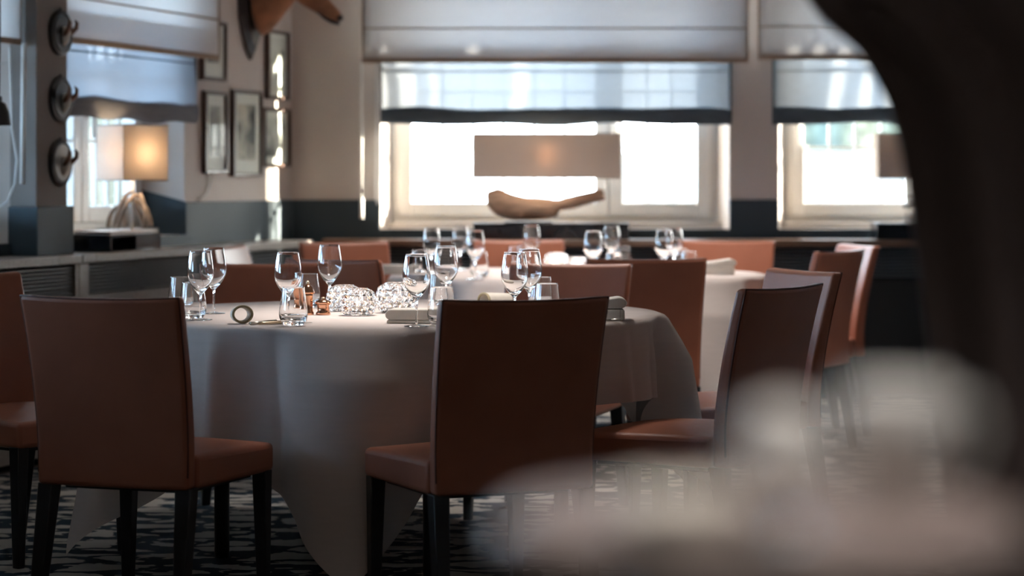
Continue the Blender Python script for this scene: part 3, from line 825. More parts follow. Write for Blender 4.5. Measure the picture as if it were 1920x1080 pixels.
# crystal votives with bubbles
def make_votive():
    t = thing('crystal_votive', '', 'votive holder')
    Rm, H = .058, .088; NU, NV = 132, 56
    rows = [(.10, 16), (.28, 18), (.46, 18), (.64, 18), (.82, 16)]
    def base_r(v):
        z = v*H; q = (v-.47)/.62
        return Rm*math.sqrt(max(.15, 1-q*q*.95))
    mb = MB(); vs = []
    for j in range(NV+1):
        v = j/NV
        for i in range(NU):
            u = i/NU; r = base_r(v)*.90; best = 0
            for k, (rv, n) in enumerate(rows):
                rad = PI*Rm/n*.98
                dz = (v-rv)*H
                if abs(dz) > rad: continue
                du = (u*n+.5*(k % 2)) % 1.0-.5
                dx = du*2*PI*base_r(rv)/n
                d2 = rad*rad-dz*dz-dx*dx
                if d2 > 0: best = max(best, math.sqrt(d2)*.85)
            r += best
            vs.append((r*math.cos(2*PI*u), r*math.sin(2*PI*u), v*H))
    nb = len(vs)
    for j in range(12):
        v = 1-j/11*.88
        for i in range(NU):
            u = i/NU; r = base_r(v)*.90-.005
            vs.append((r*math.cos(2*PI*u), r*math.sin(2*PI*u), v*H))
    fs = []
    tot = NV+1+12
    for j in range(tot-1):
        for i in range(NU):
            k = (i+1) % NU; fs.append((j*NU+i, j*NU+k, (j+1)*NU+k, (j+1)*NU+i))
    fs.append(tuple(range(NU-1, -1, -1))); fs.append(tuple((tot-1)*NU+i for i in range(NU)))
    mb.add(vs, fs).build('bubble_glass', GLASS, t, smooth=True)
    return t
def make_tealight():
    t = thing('tealight', '', 'candle')
    MB().lathe([(0,0),(.019,0),(.0195,.014),(.0185,.014),(.018,.011),(0,.011)], 24).build('wax', WAX, t, smooth=False)
    MB().lathe([(0,.013),(.0035,.017),(.0045,.021),(.0035,.028),(.0012,.036),(0,.040)], 12).build('flame', FLAME, t, smooth=True)
    l = bpy.data.lights.new('candle_light', 'POINT'); l.energy = .35; l.color = (1, .55, .25); l.shadow_soft_size = .004
    return t
VOT = make_votive(); used_v = []
TEA = make_tealight(); used_l = []
def votive(px, by, label, tl, group, sc=1.0, table=TS, Z=None):
    if Z is None: Z = (EYE-table)*F/(by-HOR)
    loc = (at(px, Z), Z, table)
    place(VOT, used_v, loc, random.uniform(0, 6), label, group, sc)
    place(TEA, used_l, (loc[0], loc[1], table+.0125*sc), 0, tl, 'tealights in the crystal votives', 1.0)
GV = 'bubbled crystal votives'
votive(645, 583, 'small bubbled crystal votive behind its twin, next to the copper grinders', 'lit tealight in the rear of the two small near votives', GV, .98)
votive(672, 591, 'small glowing bubbled crystal votive in front, between grinders and taller votive', 'lit tealight in the front small near votive', GV, .98)
votive(743, 586, 'taller bubbled crystal votive glowing behind the left flat napkin', 'lit tealight in the tallest near votive', GV, 1.12)
votive(1043, 508, 'bubbled crystal votive on the far table, taller one', 'tealight in the taller far votive', GV, 1.0, TS)
votive(1082, 512, 'bubbled crystal votive on the far table, lower one right of the taller', 'tealight in the lower far votive', GV, .86, TS)

# grinders
def make_grinder(h, r, label, px, by):
    Z = (EYE-TS)*F/(by-HOR)
    t = thing('pepper_grinder' if h > .08 else 'salt_shaker', label, 'grinder', (at(px, Z), Z, TS), 0, 'copper grinders on the near table')
    b = .62*h
    MB().lathe([(0,0),(r,0),(r,.006),(r*.86,.012),(r*.80,b*.5),(r*.86,b*.9),(r*.90,b),(0,b)], 28).build('body', COPPER, t, smooth=True)
    MB().lathe([(0,b),(r*1.08,b),(r*1.08,b+.006),(r*.95,b+.010),(r*.80,b+.2*h),(r*.35,b+.27*h),(0,b+.28*h)], 28).build('dome_cap', COPPER, t, smooth=True)
    MB().lathe([(0,b+.27*h),(r*.22,b+.28*h),(r*.30,b+.33*h),(r*.18,b+.375*h),(0,b+.38*h)], 16).build('knob', BRASSY, t, smooth=True)
make_grinder(.108, .020, 'tall copper grinder behind the tumbler with fork', 577, 590)
make_grinder(.056, .0235, 'short copper shaker left of the two small crystal votives', 606, 590)
make_grinder(.066, .0165, 'slim copper shaker seen through the tumbler with fork', 560, 584)
Zg = (EYE-TS)*F/(515-HOR)
t = thing('pepper_grinder', 'small copper grinder between the two votives on the far table', 'grinder', (at(1051, 10.75), 10.75, TS), 0)
MB().lathe([(0,0),(.017,0),(.015,.02),(.016,.035),(.013,.048),(0,.052)], 20).build('body', COPPER, t, smooth=True)
MB().lathe([(0,.051),(.006,.054),(.008,.060),(0,.068)], 14).build('knob', BRASSY, t, smooth=True)

# ------------------------------------------------------------------ napkins
def ribbon(path, th):
    """closed profile around an open 2d path"""
    L_, R_ = [], []
    n = len(path)
    for i in range(n):
        a = Vector(path[max(i-1,0)]); b = Vector(path[min(i+1,n-1)]); d = (b-a).normalized(); nn = Vector((-d.y, d.x))*th*.5
        p = Vector(path[i]); L_.append(tuple(p+nn)); R_.append(tuple(p-nn))
    return L_+R_[::-1]
def loop_pts(x0, x1, z0, z1, n=8):
    """half turn from (x1,z0) to (x1,z1)"""
    c = (z0+z1)/2; r = (z1-z0)/2
    return [(x1+r*1.05*math.sin(PI*k/n), c-r*math.cos(PI*k/n)) for k in range(n+1)]
def napkin_stack(label, loc, rz, L_=.17, D=.11, h1=.034, h2=.034, group='folded ivory napkins'):
    t = thing('napkin', label, 'napkin', loc, rz, group)
    # lower flat fold
    pr = [(0,0),(L_,0),(L_+.003,.004),(L_+.003,h1-.004),(L_,h1),(0,h1)]
    mb = MB(); mb.sweep(pr, -D/2, D/2, 'y')
    lo = mb.build('folded_base', NAPKIN, t, bevel=.0035, segs=3)
    MB().box(L_-.012,L_-.0105,-D/2-.0006,D/2+.0006,.001,h1+.0006).build('hem_stitch', mat('napkin_stitching', (.30,.26,.20), .9), lo)
    # soft roll lying on it
    prof = [(0, h1+.0015), (L_-.03, h1+.0015)]
    for k in range(13):
        a_ = -PI/2+PI*k/12; prof.append((L_-.016+.027*math.cos(a_), h1+.002+h2*.5+h2*.5*math.sin(a_)))
    prof += [(L_-.045, h1+h2*.93), (.09, h1+h2*.72), (.04, h1+h2*.58), (0, h1+h2*.5)]
    MB().sweep(prof, -D*.46, D*.46, 'y').build('rolled_top', NAPKIN, t, bevel=.003, segs=2)
    # filling of the roll
    return t
def napkin_roll(label, loc, rz, r=.026, L_=.15, group='folded ivory napkins'):
    t = thing('napkin', label, 'napkin', loc, rz, group)
    n = 28; path = []
    for k in range(n+1):
        a = -PI/2+2*PI*k/n*1.04; path.append((r*1.12*math.cos(a), r+r*.95*math.sin(a)))
    mb = MB()
    prof = ribbon(path, .0065); m_ = len(prof)
    vs = []
    steps = 6
    for s in range(steps+1):
        f = s/steps; sc = 1-.10*f
        for p in prof: vs.append((p[0]*sc, f*L_, .0035+p[1]*(1-.10*f)))
    fs = [(s*m_+i, s*m_+(i+1)%m_, (s+1)*m_+(i+1)%m_, (s+1)*m_+i) for s in range(steps) for i in range(m_)]
    h = len(path)
    for b in (0, steps*m_):
        for i in range(h-1): fs.append((b+i, b+i+1, b+2*h-2-i, b+2*h-1-i))
    mb.add(vs, fs).build('roll', NAPKIN, t, smooth=False)
    MB().tube([(p[0]*1.0, -.001, .0035+p[1]) for p in path], .0042, 6).build('rolled_hem', mat('olive_napkin_edge', (.34,.28,.17), .7), t, smooth=True)
    return t
def flat_napkin(label, loc, rz, L_, D, h, group='folded ivory napkins'):
    t = thing('napkin', label, 'napkin', loc, rz, group)
    pr = [(0,.0),(L_,0),(L_+.002,h*.16),(L_,h*.2)]
    MB().box(0,L_,-D/2,D/2,0,h*.22).build('bottom_layer', NAPKIN, t, bevel=.002)
    path = [(.02,h*.24)]+[(x, h*.26) for x in (.05,.09,L_-.02)]
    # rounded pillow fold on top
    prof = []
    for k in range(9): a = PI/2+PI*k/8; prof.append((h*.42+h*.42*math.cos(a)-.006, h*.60+h*.38*math.sin(a)))
    prof += [(L_-.01, h*.22),(L_, h*.35),(L_, h*.85),(L_-.01, h*.98)]
    MB().sweep(prof, -D*.47, D*.47, 'y').build('top_fold', NAPKIN, t, bevel=.003, segs=2)
    return t
napkin_stack('ivory napkin with rolled top behind the right shoulder of the middle foreground chair', (.180, 7.42, TS), 0, L_=.160, D=.13)
flat_napkin('flat folded ivory napkin left of the middle foreground chair', (at(731, 7.28), 7.28, TS), R(-6), .19, .12, .042)
napkin_roll('rolled napkin with olive edge standing open by the fork on the near table', (at(455, 7.19), 7.19, TS), R(16), .0255, .055)
napkin_roll('rolled ivory napkin peeking over the left corner of the middle foreground chair', (at(908, 7.98), 7.98, TS), R(-50), .026, .10)
flat_napkin('flat ivory napkin at the far left of the near table, over the left chair back', (at(221, 8.05), 8.05, TS), R(4), .22, .12, .030)
napkin_stack('napkin with rolled top at the right of the far table', (at(1300, 11.0), 11.0, TS), R(0), L_=.18, D=.13)
flat_napkin('flat folded napkin at the left of the far table', (at(712, 11.05), 11.05, TS), 0, .19, .13, .042)
napkin_roll('small rolled napkin at the near side of the far table, over the chair back', (at(1214, 10.95), 10.95, TS), R(20), .020, .12)

# cutlery
def fork(label, loc, rz):
    t = thing('fork', label, 'fork', loc, rz, 'cutlery on the near table')
    MB().tube([(0,0,.004),(.03,0,.005),(.075,0,.008),(.105,0,.009)], [.0085,.0075,.0055,.0038], 10, sq=.6).build('handle', STEEL, t, smooth=True)
    mb = MB(); mb.tube([(.103,0,.009),(.118,0,.006),(.132,0,.005)], [.004,.0085,.0115], 10, sq=.25)
    for k in range(4):
        y = (k-1.5)*.0055
        mb.tube([(.130,y,.005),(.150,y,.0065),(.168,y*.9,.0105)], [.0021,.0018,.0010], 6)
    mb.build('tines', STEEL, t, smooth=True)
    return t
def knife(label, loc, rz):
    t = thing('knife', label, 'knife', loc, rz, 'cutlery on the near table')
    MB().tube([(0,0,.005),(.02,0,.006),(.07,0,.006),(.095,0,.005)], [.0045,.0068,.0062,.0048], 10, sq=.7).build('handle', BRASSY, t, smooth=True)
    mb = MB(); mb.prism8([(.094,-.004,.0012),(.19,-.004,.0012),(.20,.006,.0012),(.094,.006,.0012)],[(.094,-.003,.0030),(.19,-.003,.0024),(.199,.005,.0024),(.094,.005,.0030)])
    mb.build('blade', STEEL, t)
    return t
fork('silver fork lying right of the open rolled napkin', (at(470, 7.15), 7.15, TS), R(50))
knife('knife lying next to the fork below the tumbler', (at(484, 7.12), 7.12, TS), R(40))
fork('fork end sticking out from under the right napkin', (at(1064, 7.325), 7.325, TS), R(0))

# ------------------------------------------------------------------ lamps
def bulb_light(parent_loc, power, col=(1, .74, .48), r=.03):
    l = bpy.data.lights.new('bulb', 'POINT'); l.energy = power; l.color = col; l.shadow_soft_size = r
    o = bpy.data.objects.new('bulb', l); COL.objects.link(o); o.location = parent_loc
def box_shade(w_, d_, z0, z1, m, parent, th=.003):
    mb = MB()
    mb.box(-w_/2, w_/2, -d_/2, -d_/2+th, z0, z1); mb.box(-w_/2, w_/2, d_/2-th, d_/2, z0, z1)
    mb.box(-w_/2, -w_/2+th, -d_/2+th, d_/2-th, z0, z1); mb.box(w_/2-th, w_/2, -d_/2+th, d_/2-th, z0, z1)
    s = mb.build('lamp_shade', m, parent)
    rim = MB()
    for z in (z0, z1):
        rim.tube([(-w_/2,-d_/2,z),(w_/2,-d_/2,z),(w_/2,d_/2,z),(-w_/2,d_/2,z),(-w_/2,-d_/2,z)], .003, 6)
    rim.build('shade_rim', mat('shade_trim', (.33,.28,.24), .8), s)
    return s
def plinth(label, x0, x1, y0, y1, z0, z1):
    cx, cy = (x0+x1)/2, (y0+y1)/2
    t = thing('lamp_plinth', label, 'plinth', (cx, cy, z0), 0, 'black plinths under the lamps')
    w_, d_, h = (x1-x0)/2, (y1-y0)/2, z1-z0
    MB().box(-w_,w_,-d_,d_,0,h-.012).build('body', BLACKLAC, t, bevel=.003)
    MB().box(-w_-.003,w_+.003,-d_-.003,d_+.003,h-.012,h).build('top', BLACKLAC, t, bevel=.003)
def loft(mb, secs, n=14, seed=1, rough=.0):
    """secs: (x, ztop, zbot, halfdepth, yc)"""
    rnd = random.Random(seed); vs = []
    for (x, zt, zb, hd, yc) in secs:
        for k in range(n):
            a = 2*PI*k/n; q = 1+rnd.uniform(-rough, rough)
            vs.append((x+rnd.uniform(-rough,rough)*.03, yc+hd*math.cos(a)*q, (zt+zb)/2+(zt-zb)/2*math.sin(a)*q))
    m_ = len(secs)
    fs = [(i*n+k, i*n+(k+1)%n, (i+1)*n+(k+1)%n, (i+1)*n+k) for i in range(m_-1) for k in range(n)]
    fs += [tuple(range(n-1,-1,-1)), tuple((m_-1)*n+k for k in range(n))]
    return mb.add(vs, fs)
# middle lamp on the back ledge
YL = 13.17
k_ = YL/F
plinth('long black plinth under the driftwood lamp in front of the middle window', at(888, YL), at(1178, YL), 13.07, 13.30, LZ, .968)
lx = at(1025, YL)
t = thing('table_lamp', 'lamp with long taupe box shade on a single driftwood log before the middle window', 'lamp', (lx, YL, .968))
def dz_(zy): return zz(220+zy/4.91, YL)-.968
def dx_(zx): return at(860+zx/4.91, YL)-lx
prof = [(250,690,770,.030,0),(275,672,835,.050,0),(330,650,895,.062,0),(372,634,920,.070,.005),(450,690,938,.075,.005),(520,712,946,.075,.0),(600,725,950,.072,0),(690,730,950,.068,-.004),(750,735,948,.064,-.004),(830,745,940,.058,0),(880,750,925,.050,0),(915,750,915,.042,0),(925,751,868,.040,0),(960,742,856,.038,.004),(1070,712,846,.034,.006),(1130,696,815,.030,.008),(1200,680,800,.028,.008),(1260,668,785,.026,.010),(1318,655,770,.024,.010),(1335,676,764,.020,.010),(1350,735,762,.012,.010)]
log = loft(MB(), [(dx_(a), dz_(b), dz_(c), d, y) for a, b, c, d, y in prof], 16, 4, .07).build('driftwood_log', DRIFT, t, smooth=True, subsurf=1)
MB().tube([(dx_(570), -.060, dz_(905)), (dx_(575), -.078, dz_(895)), (dx_(578), -.086, dz_(890))], [.012,.010,.004], 10).build('knot', DRIFT, log, smooth=True)
MB().box(dx_(420), dx_(860), -.07, .07, 0, .008).build('base_plate', BLACKMET, t, bevel=.002)
MB().tube([(dx_(848), .0, dz_(760)), (dx_(848), .0, zz(252, YL)-.968)], .004, 10).build('rod', BLACKMET, t, smooth=True)
shade_z0, shade_z1 = zz(334, YL)-.968, zz(251, YL)-.968
s = box_shade(274*k_, .20, shade_z0, shade_z1, SHADE, t)
bz = (shade_z0+shade_z1)/2
MB().lathe([(0,-.035),(.012,-.032),(.014,-.01),(.026,.02),(.030,.045),(.022,.065),(0,.074)], 18, (.0, -.045, bz-.02)).build('light_bulb', BULB, t, smooth=True)
MB().tube([(dx_(848), 0, shade_z0+.03), (.0, -.045, bz-.05)], .006, 8).build('bulb_arm', BLACKMET, t, smooth=True)
bulb_light((lx+.0, YL-.045, .968+bz), 3.0)
# right lamp, partly behind the curtain
plinth('black plinth under the stacked driftwood lamp at the right-hand window', at(1641, 13.12), at(1900, 13.12), 13.06, 13.30, LZ, .968)
lx2 = at(1775, YL)
t = thing('table_lamp', 'lamp with taupe box shade on stacked driftwood pieces, partly behind the dark curtain', 'lamp', (lx2, YL, .968))
box_shade(265*k_, .20, shade_z0+.0, shade_z1, SHADE, t)
rnd = random.Random(5)
for i in range(8):
    z = .008+.026*i; l_ = .32-.015*i+rnd.uniform(-.03,.03); an = rnd.uniform(-.25,.25); x0 = rnd.uniform(-.03,.03)
    secs = [(-l_/1.3+x0, z+.012, z-.002, .014, -an*.1), (-l_/2+x0, z+.022, z-.004, .035, -an*.06), (0+x0, z+.024, z-.006, .045, 0), (l_/2+x0, z+.020, z-.004, .033, an*.06), (l_/1.3+x0, z+.010, z, .012, an*.1)]
    loft(MB(), secs, 10, i+20, .08).build('driftwood_piece', DRIFTG, t, smooth=True)
MB().tube([(-.12,0,.02),(-.12,0,shade_z1)], .004, 10).build('rod', BLACKMET, t, smooth=True)
MB().tube([(.12,0,.02),(.12,0,shade_z1)], .004, 10).build('rod', BLACKMET, t, smooth=True)
# left lamp with branch base
YLL = 10.98
pl = thing('lamp_plinth', 'black open-fronted plinth under the branch lamp on the left ledge', 'plinth', tuple(lw(2.42, .125, LZ)), ANG_L, 'black plinths under the lamps')
PW, PD, PH = .26, .10, .078
mb = MB(); mb.box(-PW,PW,-PD,PD,0,.008); mb.box(-PW,PW,-PD,PD,PH-.010,PH); mb.box(-PW,-PW+.012,-PD,PD,.008,PH-.010); mb.box(PW-.012,PW,-PD,PD,.008,PH-.010); mb.box(.0,.012,-PD,PD,.008,PH-.01)
mb.build('body', BLACKLAC, pl, bevel=.002)
MB().box(.012,PW-.012,-PD+.002,-PD+.010,.008,PH-.010).build('front_panel', BLACKLAC, pl)
MB().box(-PW+.02,PW-.02,-PD+.01,PD-.01,PH,PH+.016).build('board', mat('pale_board', (.50,.46,.42), .5), pl, bevel=.003)
lz0 = LZ+PH+.016
lp = lw(2.40, .125, lz0); lp = Vector((at(248, 11.02), 11.02, lz0))
t = thing('table_lamp', 'lamp with two-toned cream box shade on a tangle of grey branches, left window', 'lamp', lp, R(40))
sz0, sz1 = zz(338, 11.0)-lz0, zz(235, 11.0)-lz0
box_shade(.235, .235, sz0, sz1, SHADEW, t)
MB().tube([(0,0,0),(0,0,sz0+.08)], .008, 10).build('rod', WHITEPL, t, smooth=True)
rnd = random.Random(12)
for i in range(10):
    a = 2*PI*i/10+rnd.uniform(-.2,.2); r0 = rnd.uniform(.07,.125); top = rnd.uniform(.14,.19); a2 = a+rnd.uniform(.8,2.0)
    p = [(r0*math.cos(a), r0*math.sin(a), .006), (r0*.95*math.cos(a+.1), r0*.95*math.sin(a+.1), top*.35), (r0*.7*math.cos(a+.3), r0*.7*math.sin(a+.3), top*.75), (.035*math.cos(a2), .035*math.sin(a2), top), (.045*math.cos(a2+.6), .045*math.sin(a2+.6), top*.93)]
    MB().tube(p, [.008,.010,.011,.009,.004], 8).build('branch', DRIFTG, t, smooth=True, subsurf=1)
MB().lathe([(0,-.035),(.012,-.032),(.014,-.01),(.026,.02),(.030,.045),(.022,.065),(0,.074)], 18, (.05, -.04, (sz0+sz1)/2-.02)).build('light_bulb', BULB, t, smooth=True)
bulb_light(tuple(lp+Vector((.03,-.035,(sz0+sz1)/2))), 2.5)

# black pendant at the left edge
YP = 9.6
t = thing('pendant_lamp', 'small black bell-shaped pendant lamp at the left edge of the photo', 'lamp', (at(-2, YP), YP, zz(235, YP)))
h = zz(190, YP)-zz(235, YP)
MB().lathe([(.047,0),(.046,.02),(.040,h*.55),(.026,h*.9),(.012,h),(.008,h),(.020,h*.85),(.036,h*.5),(.043,.02),(.045,0)], 28, close=True).build('lamp_shade', BLACKMET, t, smooth=True)
MB().tube([(0,0,h),(0,0,h+.02)], .012, 10).build('cap', BLACKMET, t, smooth=True)
MB().tube([(0,0,h+.02),(.004,0,h+.3),(0,0,h+.8),(0,0,CEIL_Z-zz(235, YP))], .004, 8).build('cord', BLACKMET, t, smooth=True)

# ------------------------------------------------------------------ pictures on the left wall
def uY(Y): return (13.35-Y)/.9573
def wallY(px): return 23807/(2329-px)
def picture(px0, px1, py0, py1, label, seed, mw=.05, lo=.38, hi=.62, light=(.42,.40,.38), dark=(.035,.033,.032)):
    Y0, Y1 = wallY(px0), wallY(px1); u1, u0 = uY(Y0), uY(Y1)
    Ym = (Y0+Y1)/2; zt, zb = zz(py0, Ym), zz(py1, Ym)
    w_, h = (u1-u0), zt-zb
    t = thing('framed_picture', label, 'picture', tuple(lw((u0+u1)/2, .002, zb)), ANG_L, 'framed pictures on the left wall')
    f = .018; d = .028
    mb = MB(); mb.box(-w_/2, w_/2, -d, 0, 0, f); mb.box(-w_/2, w_/2, -d, 0, h-f, h); mb.box(-w_/2, -w_/2+f, -d, 0, f, h-f); mb.box(w_/2-f, w_/2, -d, 0, f, h-f)
    mb.build('frame', FRAMEW, t, bevel=.002)
    MB().box(-w_/2+.004, w_/2-.004, -.004, 0, .004, h-.004).build('backing', FRAMEED, t)
    MB().box(-w_/2+f*.6, w_/2-f*.6, -.012, -.005, f*.6, h-f*.6).build('mat_board', PASSE, t)
    MB().box(-w_/2+f+mw, w_/2-f-mw, -.0135, -.0115, f+mw*1.25, h-f-mw*1.0).build('print', print_mat('print_%d' % seed, seed, dark, light, lo, hi), t)
    MB().box(-w_/2+f*.8, w_/2-f*.8, -.020, -.0185, f*.8, h-f*.8).build('glass', PICGLASS, t)
picture(372, 417, 40, 152, 'framed picture partly hidden behind the left roman blind', 1, .06)
picture(377, 419, 172, 325, 'narrow framed dark photograph under the roman blind corner, lower left of the group', 2, .055)
picture(430, 484, 170, 331, 'framed sepia photograph in the middle below the mounted animal head', 3, .055, light=(.62,.56,.48))
picture(495, 535, 58, 187, 'framed ink drawing nearest the corner, upper one', 4, .02, .30, .42, (.70,.69,.66))
picture(488, 537, 203, 313, 'framed drawing nearest the corner, lower one', 5, .03, .32, .46, (.68,.67,.64))
tc_ = thing('power_cable', 'thin white cable hanging under the narrow dark photograph', 'cable', (0,0,0))
uc = uY(wallY(388))
MB().tube([lw(uc-.02, .012, zz(325, 12.25)), lw(uc-.015, .012, zz(345, 12.25)), lw(uc+.02, .012, zz(362, 12.25)), lw(uc+.07, .012, zz(370, 12.25)), lw(uc+.14, .012, zz(374, 12.25))], .005, 8).build('cable', WHITEPL, tc_, smooth=True)

# ------------------------------------------------------------------ mounted head  (own frame: x out of the wall, y along it, z up)
uh = uY(wallY(466)); Yh = 12.75
MH = Matrix.Translation(lw(uh, .0, 0)) @ Matrix.Rotation(math.atan2(NW.y, NW.x), 4, 'Z')
t = thing('mounted_animal_head', 'tawny stuffed animal head on dark shield plaque, cut by the top of the photo', 'animal trophy'); t.matrix_world = MH
zb = zz(112, Yh)
out2 = [(0, zb), (.055, zb+.05), (.11, zb+.13), (.145, zb+.22), (.155, zb+.34), (.15, zb+.46), (.115, zb+.53), (.055, zb+.54), (0, zb+.57)]
ring = out2+[(-y, z) for y, z in out2[-2:0:-1]]
n = len(ring); vs = []
cz = zb+.28
for x, s in ((.002, 1.0), (.018, 1.0), (.026, .94), (.030, .84), (.036, .83), (.040, .78)):
    vs += [(x, y*s, cz+(z-cz)*s) for y, z in ring]
fs = [(r*n+i, r*n+(i+1)%n, (r+1)*n+(i+1)%n, (r+1)*n+i) for r in range(5) for i in range(n)]+[tuple(range(n-1,-1,-1)), tuple(5*n+i for i in range(n))]
MB().add(vs, fs).build('plaque', PLAQUE, t)
# neck + head as one continuous body: rings (x, z, half height, half width, tilt)
secs = [(.038, 2.105, .165, .110, 80), (.075, 2.125, .160, .108, 70), (.13, 2.160, .135, .095, 60), (.185, 2.205, .112, .080, 55), (.225, 2.235, .098, .072, 40), (.265, 2.238, .092, .070, 10), (.305, 2.215, .085, .066, -18), (.345, 2.178, .073, .056, -30), (.390, 2.138, .058, .045, -35), (.430, 2.104, .048, .038, -36), (.465, 2.076, .042, .035, -38), (.492, 2.056, .036, .033, -40), (.512, 2.040, .024, .024, -42), (.520, 2.034, .008, .010, -42)]
n = 20; vs = []
for x, z, hh, hw, tl in secs:
    # ring plane is tilted: its up axis leans with the head
    ax = Vector((-math.sin(R(tl)), 0, math.cos(R(tl)))) if tl < 45 else Vector((-math.sin(R(90-tl)*.6), 0, math.cos(R(90-tl)*.6)))
    for k in range(n):
        a = 2*PI*k/n
        p = Vector((x, hw*math.cos(a), z))+ax*hh*math.sin(a)
        vs.append(p)
m_ = len(secs)
fs = [(i*n+k, i*n+(k+1)%n, (i+1)*n+(k+1)%n, (i+1)*n+k) for i in range(m_-1) for k in range(n)]+[tuple(range(n-1,-1,-1)), tuple((m_-1)*n+k for k in range(n))]
body = MB().add(vs, fs).build('head', FUR, t, smooth=True, subsurf=1)
MB().lathe([(0,-.020),(.016,-.016),(.026,-.004),(.027,.006),(.016,.017),(0,.020)], 16, (.508, 0, 2.048)).build('nose', FURDARK, t, smooth=True)
MB().tube([(.405,-.040,2.078),(.44,-.040,2.049),(.475,-.036,2.030),(.498,-.022,2.022),(.506,0,2.019),(.498,.022,2.022),(.475,.036,2.030),(.44,.040,2.049),(.405,.040,2.078)], [.004,.007,.009,.010,.010,.010,.009,.007,.004], 8).build('mouth', FURDARK, t, smooth=True)
for s in (-1, 1):
    MB().lathe([(0,-.013),(.009,-.009),(.013,0),(.009,.009),(0,.013)], 14, (.335, s*.058, 2.225)).build('eye', FURDARK, t, smooth=True)
    MB().tube([(.245, s*.05, 2.30), (.225, s*.10, 2.335), (.205, s*.15, 2.35), (.195, s*.19, 2.35)], [.018,.034,.028,.004], 10, sq=.4).build('ear', FUR, t, smooth=True)
    MB().tube([(.25, s*.03, 2.31), (.235, s*.05, 2.38), (.20, s*.09, 2.45), (.16, s*.12, 2.52)], [.016,.013,.011,.005], 8).build('horn', HORN, t, smooth=True)

# small trophies on the pier
def small_trophy(py, label, pale):
    Yc = 10.464; u_ = uY(Yc+.036); z = zz(py, Yc)
    M = Matrix.Translation(lw(u_, .1255, z)) @ Matrix.Rotation(math.atan2(NW.y, NW.x), 4, 'Z')
    t = thing('antler_plaque', label, 'antler trophy', group='round antler plaques on the pillar'); t.matrix_world = M
    RM = Matrix.Rotation(PI/2, 4, 'Y')
    def disc(prof, nm, m):
        mb = MB().lathe(prof, 40); mb.v = [tuple(RM @ Vector(p)) for p in mb.v]; return mb.build(nm, m, t, smooth=False)
    disc([(0,0),(.098,0),(.102,.008),(.098,.016),(.086,.020),(.084,.016),(0,.016)], 'plaque', PLAQUE2)
    disc([(0,.016),(.080,.016),(.078,.022),(0,.024)], 'face', REFLFACE if pale else mat('bluish_reflection_face', (.045,.050,.055), .4))  # window reflection on the glossy disc painted into the face colour
    MB().tube([(.018,0,-.055),(.030,0,-.03),(.034,0,0),(.030,0,.025)], [.008,.018,.022,.014], 10).build('skull_piece', BONE, t, smooth=True)
    for s in (-1, 1):
        MB().tube([(.032,s*.012,-.01),(.050,s*.026,.004),(.066,s*.034,.022),(.070,s*.032,.044),(.062,s*.026,.058)], [.009,.011,.010,.008,.003], 8).build('antler', HORN, t, smooth=True)
    MB().tube([(.008,0,.098),(.008,0,.108)], .006, 8).build('hook', BLACKMET, t, smooth=True)
small_trophy(62, 'round dark antler plaque on the grey pillar, topmost of three', False)
small_trophy(187, 'round dark antler plaque on the grey pillar, middle of three', False)
small_trophy(305, 'round antler plaque with a pale painted reflection on its face on the grey pillar, lowest of three', True)

# ------------------------------------------------------------------ dark curtain at the right, close to the camera
YC = 3.0
t = thing('curtain', 'dark brown curtain at the right, tied back, out of focus', 'curtain', (0, 0, 0))
edge = [(2.56, .33), (1.46, .345), (1.40, .385), (1.365, .43), (1.30, .468), (1.20, .492), (1.10, .505), (.95, .525), (.80, .545), (.70, .555), (.55, .55), (.30, .53), (.02, .52)]
def ex(z):
    for (za, xa), (zb_, xb) in zip(edge, edge[1:]):
        if z <= za and z >= zb_:
            q = (za-z)/(za-zb_); return xa+(xb-xa)*q
    return edge[-1][1]
def cfn(u, v):
    z = 2.56+(0.02-2.56)*v
    x0 = ex(z); x1 = 1.30
    x = x0+(x1-x0)*u
    y = YC+.016*math.sin(u*2*PI*7)*(0.7+.3*math.sin(v*4))+.008*math.sin(u*31+v*2)
    return (x, y, z)
MB().grid(cfn, 150, 70).build('drape', DRAPE, t, smooth=True, solid=.004)
MB().tube([(.22, YC, 2.575), (1.4, YC, 2.575)], .014, 12).build('curtain_rod', BLACKMET, t, smooth=True)
MB().tube([(.20, YC, 2.575), (.225, YC, 2.575)], [.022, .022], 12).build('rod_finial', BLACKMET, t, smooth=True)
MB().tube([(.545, YC-.07, .72), (.75, YC-.085, .73), (1.0, YC-.085, .77), (1.3, YC-.07, .84)], .02, 8, sq=.4).build('tie_back', DRAPE, t, smooth=True)

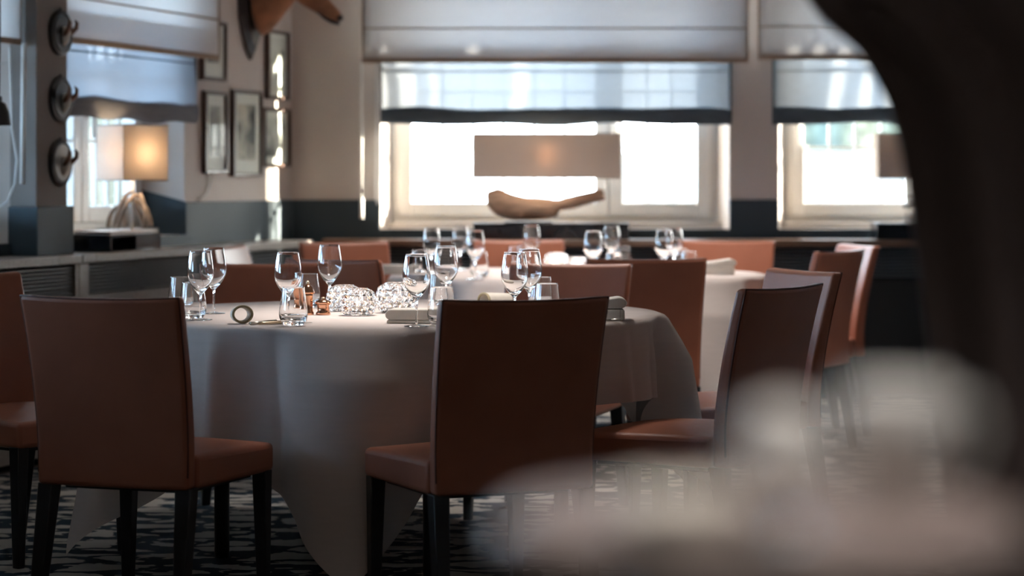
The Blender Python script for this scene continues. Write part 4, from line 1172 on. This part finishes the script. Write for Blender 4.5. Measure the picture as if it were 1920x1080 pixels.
# ------------------------------------------------------------------ tall stand with glassware right in front of the camera
CZ = 1.07
t = thing('pedestal_table', 'blurred round pedestal table with pale top at the bottom right, close to the camera', 'table', (.098, .95, 0))
MB().lathe([(0,CZ-.022),(.098,CZ-.022),(.103,CZ-.014),(.103,CZ-.006),(.099,CZ),(0,CZ)], 56).build('top', mat('pale_stone_top', (.27,.215,.20), .3, var=.12, scale=14), t)
MB().lathe([(0,.03),(.030,.03),(.022,.10),(.020,.60),(.026,.98),(.060,CZ-.022),(0,CZ-.022)], 28).build('column', SERVEW, t, smooth=True)
MB().lathe([(0,0),(.15,0),(.15,.018),(.05,.032),(0,.034)], 40).build('base', SERVEW, t)
GF = 'blurred glassware close to the camera'
def fore(kind, px, Z, label, sc):
    p, u_ = {'t': (TUMB, used_t), 'w': (WINE, used_w), 'v': (VOT, used_v)}[kind]
    return place(p, u_, (at(px, Z), Z, CZ), .3, label, GF, sc)
PORC = mat('white_porcelain', (.80,.79,.76), .25, var=.02)  # for two white shapes added as bright out-of-focus blobs
t = thing('bright_blur_shaker', 'white round-topped shaker shape added as a bright blur on the pale pedestal table, close to the camera', 'shaker', (at(1468, .985), .985, CZ), 0)
MB().lathe([(0,0),(.013,0),(.0175,.004),(.0195,.012),(.0185,.021),(.0175,.023),(0,.023)], 32).build('body', PORC, t, smooth=True)
MB().lathe([(0,.023),(.0175,.023),(.0165,.030),(.0120,.0365),(.0060,.0395),(0,.040)], 32).build('domed_cap', PORC, t, smooth=True)
t = thing('bright_blur_cup', 'small white straight-sided cup shape added as a bright blur on the pale pedestal table, close to the camera', 'cup', (at(1682, .955), .955, CZ), 0)
MB().lathe([(0,0),(.013,0),(.015,.002),(.0185,.012),(.0200,.030),(.0205,.048),(.0200,.0485),(.0190,.048),(.0185,.030),(.0170,.013),(.013,.005),(0,.004)], 36).build('bowl', PORC, t, smooth=True)
MB().tube([(.0195,0,.040),(.029,0,.041),(.033,0,.032),(.029,0,.020),(.0188,0,.015)], .0022, 10).build('handle', PORC, t, smooth=True)
fore('t', 1435, .875, 'small blurred shot tumbler at the near side of the pale pedestal table', .40)
flat_napkin('small blurred folded napkin on the pale pedestal table, at the bottom of the photo', (at(1190, .885), .885, CZ), 0, .040, .045, .016, group='folded ivory napkins')
